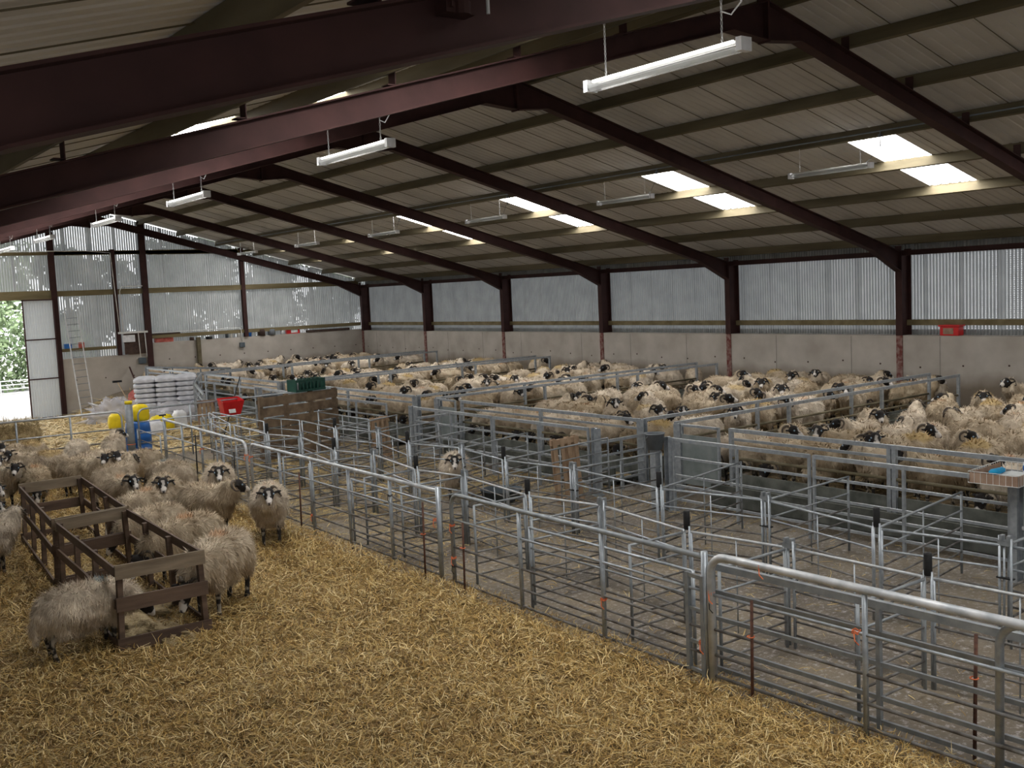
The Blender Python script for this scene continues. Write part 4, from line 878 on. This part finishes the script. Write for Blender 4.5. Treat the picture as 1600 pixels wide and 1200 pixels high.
# ---------------------------------------------------------------- straw
def bed(x0, x1, y0, y1, nx, ny, base, amp, m, name, seed, edge=.25, label=None):
    V = []; F = []
    for j in range(ny+1):
        for i_ in range(nx+1):
            x = x0+(x1-x0)*i_/nx; y = y0+(y1-y0)*j/ny
            e = min(1, (x-x0)/edge, (x1-x)/edge, (y-y0)/edge, (y1-y)/edge)
            z = base*max(0, e)+amp*nz.noise(Vector((x*1.1, y*1.1, seed)))*max(0, e)+amp*.6*nz.noise(Vector((x*3.3, y*3.3, seed+4)))*max(0, e)
            V.append((x+ (0.10*nz.noise(Vector((y*1.5, seed, 0))) if i_ == nx else 0), y, max(.004, z)+floor_z(x, y)))
    for j in range(ny):
        for i_ in range(nx): F.append((j*(nx+1)+i_, j*(nx+1)+i_+1, (j+1)*(nx+1)+i_+1, (j+1)*(nx+1)+i_))
    mb = MB(); mb.add(V, F); return tag(mb.build(name, m, None, True), label, 'bedding', None, 'stuff')
def bedz(x, y, base=.06, amp=.035, seed=1.0): return base+amp*nz.noise(Vector((x*1.1, y*1.1, seed)))+amp*.6*nz.noise(Vector((x*3.3, y*3.3, seed+4)))
bed(XL+.1, 6.62, -2, 24.3, 70, 220, .06, .035, 'straw_bed', 'straw_bedding', 1.0, .15, 'deep golden straw bedding covering the yard floor at the left')
SC = [(.52, .345, .11), (.40, .25, .072), (.31, .185, .052), (.62, .455, .18), (.23, .135, .045), (.78, .63, .33)]
def yard_pts(n, g_):
    # denser close to the camera
    t = g_.uniform(0, 1, n); y = 2.2+22*t**1.9; x = g_.uniform(XL+.4, 6.75, n)
    P = np.stack([x, y, np.zeros(n)], 1); keep = (x > (y*.12-.6)) & ((x < 6.62) | (y < 30))
    P = P[keep]
    P[:, 2] = [bedz(a, b_) for a, b_ in P[:, :2]]; P[:, 2] += g_.uniform(-.01, .035, len(P))
    return P, 1+P[:, 1]/30
tag(link_mesh(blades(330000, yard_pts, .082, .0024, SC, 11, .42, 'loose_straw'), 'loose_straw'), 'loose golden straw stalks lying over the yard bedding', 'straw', None, 'stuff')
# pen bedding
PENS = [('nearest', 13.1, 24.9, 2.0, 12.55), ('second', 13.1, 24.9, 13.75, 20.3), ('third', 13.1, 24.9, 21.7, 28.1), ('fourth', 13.1, 24.9, 29.3, 35.6), ('far', 13.6, 24.9, 37.6, 45.7)]
for k, (nm, x0, x1, y0, y1) in enumerate(PENS):
    bed(x0, x1, y0, y1, 30, 20, .05, .02, 'soil', 'pen_bedding', 5.0+k, .3, 'dark trodden straw bedding of the %s pen' % nm)
def pen_pts(n, g_):
    y = g_.uniform(6, 45, n); x = g_.uniform(13.1, 24.3, n); P = np.stack([x, y, np.full(n, .065)], 1); return P, 1+P[:, 1]/20
tag(link_mesh(blades(30000, pen_pts, .12, .0035, [(.36, .25, .10), (.25, .17, .07), (.48, .36, .16)], 12, .3, 'pen_straw'), 'loose_straw'), 'scattered brown straw lying over the sheep pen floors', 'straw', None, 'stuff')
def work_pts(n, g_):
    x = g_.uniform(6.9, 12.2, n); y = 3+20*g_.uniform(0, 1, n); dens = np.clip((y-8)/8, .12, 1)*np.array([.35+.65*(nz.noise(Vector((a*.8, b_*.8, 9)))*.5+.5 > .45) for a, b_ in zip(x, y)])
    k = g_.uniform(0, 1, n) < dens; P = np.stack([x, y, np.full(n, .008)], 1)[k]; return P, 1+P[:, 1]/25
tag(link_mesh(blades(34000, work_pts, .10, .0028, [(.52, .38, .16), (.40, .28, .10), (.60, .47, .22), (.3, .2, .08)], 14, .15, 'floor_straw'), 'loose_straw'), 'thin scatter of straw over the concrete of the working pens', 'straw', None, 'stuff')
def far_pts(n, g_):
    x = g_.uniform(3, 12.5, n); y = g_.uniform(24.8, 45.3, n); P = np.stack([x, y, [floor_z(a, b_)+.01 for a, b_ in zip(x, y)]], 1); return P, 1+P[:, 1]/18
tag(link_mesh(blades(34000, far_pts, .12, .0045, [(.60, .46, .24), (.50, .36, .16), (.70, .58, .34)], 15, .15, 'yard_straw'), 'loose_straw'), 'pale straw litter on the floor between the yard gate and doorway', 'straw', None, 'stuff')

# ---------------------------------------------------------------- sheep
def ell(c, r, rot=None, sub=3):
    bm = bmesh.new(); bmesh.ops.create_icosphere(bm, subdivisions=sub, radius=1); out = []
    for v in bm.verts:
        p = Vector((v.co.x*r[0], v.co.y*r[1], v.co.z*r[2]))
        if rot is not None: p = rot @ p
        out.append(p+Vector(c))
    F = [[x.index for x in f.verts] for f in bm.faces]; bm.free(); return out, F
def cone(pts, rs, n=12): mb = MB(); mb.tube(pts, rs, n); return mb.v, mb.f
def remesh(mb, vox, smooth_it=6, fac=.5):
    me = mb.mesh('tmp'); o = bpy.data.objects.new('tmp', me); COL.objects.link(o)
    r = o.modifiers.new('r', 'REMESH'); r.mode = 'VOXEL'; r.voxel_size = vox
    s = o.modifiers.new('s', 'SMOOTH'); s.iterations = smooth_it; s.factor = fac
    dg = bpy.context.evaluated_depsgraph_get(); out = bpy.data.meshes.new_from_object(o.evaluated_get(dg), depsgraph=dg)
    bpy.data.objects.remove(o); bpy.data.meshes.remove(me); return out
def sheep_meshes(head_pos, hyaw, hpitch, lod, seed=0, fat=1.0):
    """returns body, fleece, horns, eyes meshes; forward +X, feet at z 0"""
    g_ = np.random.default_rng(seed+100)
    HP = Vector(head_pos); hr = (Matrix.Rotation(hyaw, 3, 'Z') @ Matrix.Rotation(-hpitch, 3, 'Y'))   # head local +X = nose
    def h(x, y, z): return HP+hr @ Vector((x, y, z))
    core = MB()
    core.add(*ell((-.05, 0, .50), (.43, .17, .19))); core.add(*ell((.26, 0, .52), (.18, .15, .19)))
    nb = Vector((.30, 0, .58)); mid = nb.lerp(HP, .55)+Vector((.03, 0, .0))
    core.add(*cone([nb, mid, HP+hr @ Vector((-.02, 0, -.02))], [.13, .095, .075]))
    for sy in (-1, 1):
        j = g_.uniform(-.03, .03)
        core.add(*cone([(.27, sy*.10, .48), (.27+j, sy*.105, .30), (.28+j, sy*.105, .17), (.275+j, sy*.105, .06), (.29+j, sy*.105, .005)], [.075, .036, .026, .024, .034], 10))
        j = g_.uniform(-.04, .04)
        core.add(*cone([(-.33, sy*.10, .50), (-.30+j, sy*.11, .36), (-.41+j, sy*.11, .24), (-.385+j, sy*.11, .10), (-.37+j, sy*.11, .005)], [.11, .07, .032, .026, .036], 10))
    # head: cranium, muzzle, jaw, ears
    core.add(*ell(h(.035, 0, .015), (.090, .076, .080), hr)); core.add(*cone([h(.05, 0, .0), h(.13, 0, -.012), h(.205, 0, -.03)], [.072, .054, .038]))
    core.add(*ell(h(.215, 0, -.034), (.030, .033, .030), hr)); core.add(*cone([h(.02, 0, -.05), h(.11, 0, -.055), h(.19, 0, -.055)], [.045, .034, .022]))
    for sy in (-1, 1): core.add(*ell(h(-.02, sy*.115, .0), (.026, .062, .018), hr @ Matrix.Rotation(sy*.25, 3, 'X')))
    body = remesh(core, .017 if lod else .013, 4)
    ca = body.color_attributes.new('Col', 'FLOAT_COLOR', 'POINT'); inv = hr.inverted(); cols = []
    for v in body.vertices:
        q = inv @ (v.co-HP); nv = nz.noise(v.co*22+Vector((seed, 0, 0)))
        if (v.co-HP).length < .30 and q.x > -.07:
            c = (.018, .015, .014)
            if q.x > .165+.03*nv: c = (.60, .56, .52)
            elif seed % 3 == 1 and q.x > .08 and abs(q.y) < .018+.02*nv and q.z > .0: c = (.40, .37, .34)
            if q.x > .225 and abs(q.y) < .018: c = (.05, .04, .04)
        elif v.co.z < .34: c = (.03, .026, .023) if nv < .12 else (.30, .26, .21)
        else: c = (.45, .37, .27)
        cols += [*c, 1]
    ca.data.foreach_set('color', cols); body.materials.append(MAT['skin'])
    # fleece
    fl = MB()
    fl.add(*ell((-.17, 0, .535), (.36*fat, .245*fat, .265))); fl.add(*ell((.10, 0, .53), (.33, .235*fat, .25))); fl.add(*ell((-.33, 0, .52), (.22, .215*fat, .235)))
    fl.add(*ell((.30, 0, .545), (.19, .19, .225)))
    fl.add(*cone([nb, mid, HP+hr @ Vector((-.09, 0, -.035))], [.195, .155, .105])); fl.add(*ell(HP+hr @ Vector((-.10, 0, -.04)), (.09, .10, .11)))
    fl.add(*ell((-.08, 0, .43), (.40, .20, .19)))
    for sy in (-1, 1): fl.add(*cone([(-.32, sy*.10, .5), (-.32, sy*.12, .30)], [.14, .095])); fl.add(*cone([(.27, sy*.10, .45), (.28, sy*.11, .30)], [.11, .075]))
    fl.add(*cone([(-.50, 0, .58), (-.555, 0, .44), (-.55, 0, .28)], [.06, .05, .035]))
    fm = remesh(fl, .03 if lod else .022, 5)
    for v in fm.vertices:
        d = .022*nz.fractal(v.co*7+Vector((seed, 0, 0)), .8, 2, 4); v.co += v.normal*d
    fm.update()
    nv = len(fm.vertices); co = np.zeros(nv*3); no = np.zeros(nv*3); fm.vertices.foreach_get('co', co); fm.vertices.foreach_get('normal', no)
    co = co.reshape(-1, 3); no = no.reshape(-1, 3); n = (24000, 7000, 2600)[lod]
    pick = g_.integers(0, nv, n); P = co[pick]+g_.normal(0, .012, (n, 3)); N = no[pick]
    down = np.array([-.15, 0, -1.0]); T = down-N*(N@down)[:, None]; T += g_.normal(0, .28, (n, 3))+N*g_.uniform(.08, .38, n)[:, None]; T /= np.linalg.norm(T, axis=1)[:, None]
    L = g_.uniform(.04, .10, n)[:, None]*(1.0 if lod == 0 else .8); Wd = np.cross(T, N+g_.normal(0, .2, (n, 3))); Wd /= np.linalg.norm(Wd, axis=1)[:, None]+1e-9; Wd *= (.0042, .008, .013)[lod]
    A_ = P-N*.012; tri = np.stack([A_-Wd, A_+Wd, A_+T*L], 1).reshape(-1, 3)
    polys = [tuple(p.vertices) for p in fm.polygons]
    me = bpy.data.meshes.new('fleece'); me.from_pydata(np.concatenate([co, tri]).tolist(), [], polys+[(nv+3*k, nv+3*k+1, nv+3*k+2) for k in range(n)])
    me.update(); bpy.data.meshes.remove(fm)
    for p in me.polygons: p.use_smooth = True
    # strands carry the normal of the wool they grow from
    nn = np.zeros((nv+3*n, 3)); nn[:nv] = no; nn[nv:] = np.repeat(N*.75+g_.normal(0, .25, (n, 3)), 3, 0); nn /= np.linalg.norm(nn, axis=1)[:, None]+1e-9
    me.normals_split_custom_set_from_vertices(nn.tolist())
    me.materials.append(FLEECE[0])
    horns = []
    for sy in (-1, 1):
        pts = []; rs = []
        for k in range(15):
            a = k/14; th = -.5+a*4.6; r = .062*(1-.22*a)
            # curls back, down and forward beside the face
            x = -.045-r*math.sin(th+.4)*1.05; z = -.004+r*math.cos(th+.2)*1.0-.02*a; y = sy*(.042+.095*min(1, a*1.5)+.03*a)
            pts.append(h(x, y, z)); rs.append(.023*(1-.72*a))
        mb = MB(); mb.tube(pts, rs, 8); m_ = mb.mesh('horn'); m_.materials.append(MAT['horn'])
        for p in m_.polygons: p.use_smooth = True
        horns.append(m_)
    eyes = []
    for sy in (-1, 1):
        mb = MB(); mb.add(*ell(h(.078, sy*.064, .028), (.015, .013, .015), hr, 2)); m_ = mb.mesh('eye'); m_.materials.append(MAT['eye'])
        for p in m_.polygons: p.use_smooth = True
        eyes.append(m_)
    return body, me, horns, eyes
POSE = {'ahead': ((.60, 0, .80), 0, -.35), 'left': ((.53, .10, .80), 1.25, -.3), 'right': ((.53, -.10, .80), -1.25, -.3), 'down': ((.66, 0, .42), 0, -.85), 'high': ((.56, 0, .86), .15, -.1), 'back': ((.42, .16, .80), 1.9, -.25)}
SH = {}
for i_, (k, (hp, yw, pt)) in enumerate(POSE.items()):
    SH[(k, 1)] = sheep_meshes(hp, yw, pt, 1, i_)
for i_, k in enumerate(('ahead', 'left', 'right', 'down', 'high', 'back')):
    SH[(k, 0)] = sheep_meshes(*POSE[k], 0, i_+10, 1.04)
for i_, k in enumerate(('ahead', 'left', 'right', 'down')):
    SH[(k, 2)] = sheep_meshes(*POSE[k], 2, i_+20)
PROTO = {}
def make_sheep(pose, lod, loc, head, sc=1.0, fl=0):
    key = (pose, lod)
    if key not in PROTO:
        body, fle, horns, eyes = SH[key]
        root = bpy.data.objects.new('sheep', body); COL.objects.link(root)
        for p in body.polygons: p.use_smooth = True
        for nm, ms in (('fleece', [fle]), ('horn', horns), ('eye', eyes if lod < 2 else [])):
            for m_ in ms: o = bpy.data.objects.new(nm, m_); COL.objects.link(o); o.parent = root
        PROTO[key] = root; r = root
    else: r = copy_tree(PROTO[key])
    r.location = loc; r.rotation_euler = (0, 0, head); r.scale = (sc, sc, sc)
    for ch in r.children:
        if ch.name.startswith('fleece'):
            ch.material_slots[0].link = 'OBJECT'; ch.material_slots[0].material = FLEECE[fl]
    r['category'] = 'sheep'; return r
def to_cam(x, y): return math.atan2(-y, -x)
LOOK = {'ahead': 'facing forward', 'left': 'looking left', 'right': 'looking right', 'down': 'with lowered head', 'high': 'with raised head', 'back': 'looking back'}
# yard flock: x, y, heading(deg, or None = faces the camera), pose, fleece, label
YARD = [
 (2.62, 11.08, 10, 'down', 2, 'blackface sheep with blue mark, side on, left of the feeder front, reaching its head inside'),
 (4.20, 11.46, 222, 'down', 1, 'large blackface sheep right of the feeder front, face down inside it'),
 (4.36, 13.05, 200, 'down', 1, 'blackface sheep feeding at the right side of the nearer feeder, behind the largest one'),
 (6.05, 14.25, None, 'ahead', 1, 'blackface sheep facing the camera against the gates, rightmost of the yard flock'),
 (5.45, 15.2, 290, 'left', 0, 'blackface sheep by the gates with black head turned to the right edge'),
 (6.25, 16.75, 250, 'ahead', 1, 'blackface sheep with white muzzle behind the pair nearest the gates'),
 (5.25, 16.55, None, 'ahead', 0, 'shaggy blackface sheep facing the camera, standing alone right of the feeders'),
 (6.0, 18.4, 110, 'down', 2, 'sheep with blue dye on its back, behind the shaggy one right of the feeders'),
 (5.95, 20.2, 198, 'left', 0, 'long-bodied blackface sheep by the far gate post looking at the camera'),
 (5.45, 21.3, 20, 'down', 0, 'sheep with rear to the yard centre beneath the yellow-capped post'),
 (6.35, 23.2, 70, 'right', 0, 'rearmost sheep next to the thick gatepost'),
 (5.6, 23.3, 250, 'down', 0, 'sheep with spread curved horns just inside the yard end gate'),
 (4.6, 23.6, 200, 'left', 3, 'sheep with dark head lying against the yard end gate'),
 (4.55, 21.85, 160, 'left', 3, 'pale long-bodied sheep standing side on across the yard back'),
 (5.0, 20.3, 312, 'right', 0, 'sheep with drooping horns facing the camera in the middle of the rear flock'),
 (5.1, 18.75, 40, 'ahead', 0, 'sheep with white blaze looking right behind the further feeder'),
 (4.85, 17.4, 270, 'ahead', 1, 'sheep with wide horns leaning over the further feeder right board'),
 (3.9, 22.3, None, 'ahead', 0, 'black-faced sheep with glinting eyes at the left edge of the rear flock'),
 (3.4, 20.3, 320, 'right', 0, 'speckle-faced sheep at the left edge looking right'),
 (4.05, 19.9, None, 'down', 1, 'sheep with lowered horned head just beyond the further feeder'),
 (4.75, 15.9, 205, 'down', 1, 'sheep with curled horn beside the right board of the further feeder'),
 (2.95, 18.6, 285, 'ahead', 0, 'sheep with striped face at the left edge, upper of two'),
 (2.6, 17.0, 290, 'ahead', 0, 'black-headed sheep at the left edge beside the further feeder'),
 (2.35, 15.35, 10, 'left', 0, 'sheep with large ram-like horn looking toward the feeder at left'),
 (1.9, 14.0, 100, 'down', 0, 'big woolly rump at the left edge, nearest of the left group'),
 (4.45, 14.6, 196, 'down', 0, 'sheep with its head through the feeder joint between both feeders'),
]
for qi, (x, y, hd, pose, fl, lab) in enumerate(YARD):
    h_ = to_cam(x, y) if hd is None else R_(hd)
    o = make_sheep(pose, 0, (x, y, bedz(x, y)-.01), h_, (.94, 1.12, 1.05, 1.06, 1.03, 1.03, 1.05)[qi] if qi < 7 else random.uniform(.93, 1.0), fl); o['label'] = lab; o['group'] = 'yard flock'
o = make_sheep('ahead', 0, (9.75, 14.85, 0), to_cam(9.75, 14.85), 1.0, 0); o['label'] = 'lone blackface sheep facing the camera inside the empty hurdle pens'
# pens: packed flocks
placed = []
def circles(x, y, h_): return [(x+math.cos(h_)*a, y+math.sin(h_)*a) for a in (-.40, -.02, .36)]
def ok(x, y, h_, dmin): 
    cs = circles(x, y, h_)
    for q in placed:
        if (q[0]-x)**2+(q[1]-y)**2 > 2.4: continue
        for a in circles(*q[:3]):
            for bq in cs:
                if (a[0]-bq[0])**2+(a[1]-bq[1])**2 < dmin*dmin: return False
    return True
def inframe(x, y):
    u, v, z = proj((x, y, .5)); return -40 < u < 1640 and z > 0
prand = random.Random(42)
pen_sheep = []
SPECIAL = {1: [(15.0, 16.2, None, 'ahead'), (15.7, 17.2, None, 'high'), (14.6, 15.0, None, 'ahead'), (16.0, 15.4, None, 'high'), (18.3, 16.5, None, 'ahead'), (16.6, 18.8, 90, 'back')],
           0: [(21.8, 11.9, None, 'ahead'), (14.1, 8.4, 165, 'right'), (15.2, 10.6, 130, 'left')]}
for pi, (nm, x0, x1, y0, y1) in enumerate(PENS):
    mine = []
    for s in SPECIAL.get(pi, []):
        h_ = to_cam(s[0], s[1]) if s[2] is None else R_(s[2]); placed.append((s[0], s[1], h_)); mine.append((s[0], s[1], h_, s[3]))
    # a row feeding at the barrier
    y = y0+.55
    while y < y1-.5:
        if prand.random() < (.8 if pi < 3 else .6):
            h_ = math.pi+prand.uniform(-.25, .25); x = x0+.80+prand.uniform(0, .12)
            if ok(x, y, h_, .44): placed.append((x, y, h_)); mine.append((x, y, h_, 'down'))
        y += prand.uniform(.58, .8)
    # the crowd
    tries = 0; target = {0: 54, 1: 58, 2: 54, 3: 44, 4: 46}[pi]
    while tries < 20000 and len(mine) < target:
        tries += 1; x = prand.uniform(x0+.6, x1-.85); y = prand.uniform(y0+.6, y1-.6)
        if not inframe(x, y): continue
        h_ = prand.choice([prand.uniform(-.5, .5), math.pi+prand.uniform(-.5, .5), prand.uniform(0, 2*math.pi), to_cam(x, y)+prand.uniform(-.4, .4)])
        if ok(x, y, h_, .545):
            placed.append((x, y, h_)); pose = prand.choices(['ahead', 'left', 'right', 'down', 'high', 'back'], [3, 2.2, 2.2, 3, 1.4, 1.2])[0]; mine.append((x, y, h_, pose))
    # rows for labels: by distance from the camera, then left to right
    mine = [m_ for m_ in mine if inframe(m_[0], m_[1])]
    mine.sort(key=lambda m_: proj((m_[0], m_[1], .4))[1], reverse=True)
    per = 10; rows = [mine[i0:i0+per] for i0 in range(0, len(mine), per)]
    for ri, rw in enumerate(rows):
        rw.sort(key=lambda m_: proj((m_[0], m_[1], .4))[0])
        for ci, (x, y, h_, pose) in enumerate(rw):
            lod = 1 if pi < 2 or (pi == 2 and y < 25) else 2
            if lod == 2 and pose in ('high', 'back'): pose = 'ahead' if pose == 'high' else 'left'
            # fence sides: turned heads keep clear of the wall
            o = make_sheep(pose, lod, (x, y, .045), h_, prand.uniform(1.04, 1.16), prand.choices([0, 1, 3], [6, 2, 1.5])[0])
            o['label'] = 'sheep %s, %s from left in row %s of the %s pen' % (LOOK[pose], ORD[ci], ('one', 'two', 'three', 'four', 'five', 'six', 'seven', 'eight', 'nine', 'ten')[ri], nm)
            o['group'] = 'flock in the %s pen' % nm; pen_sheep.append(o)
print('pen sheep', len(pen_sheep), 'objects', len(bpy.data.objects))

for o in bpy.data.objects:
    if o.parent is None and 'label' in o and len(o['label'].split()) > 16: print('LONG', len(o['label'].split()), o['label'])
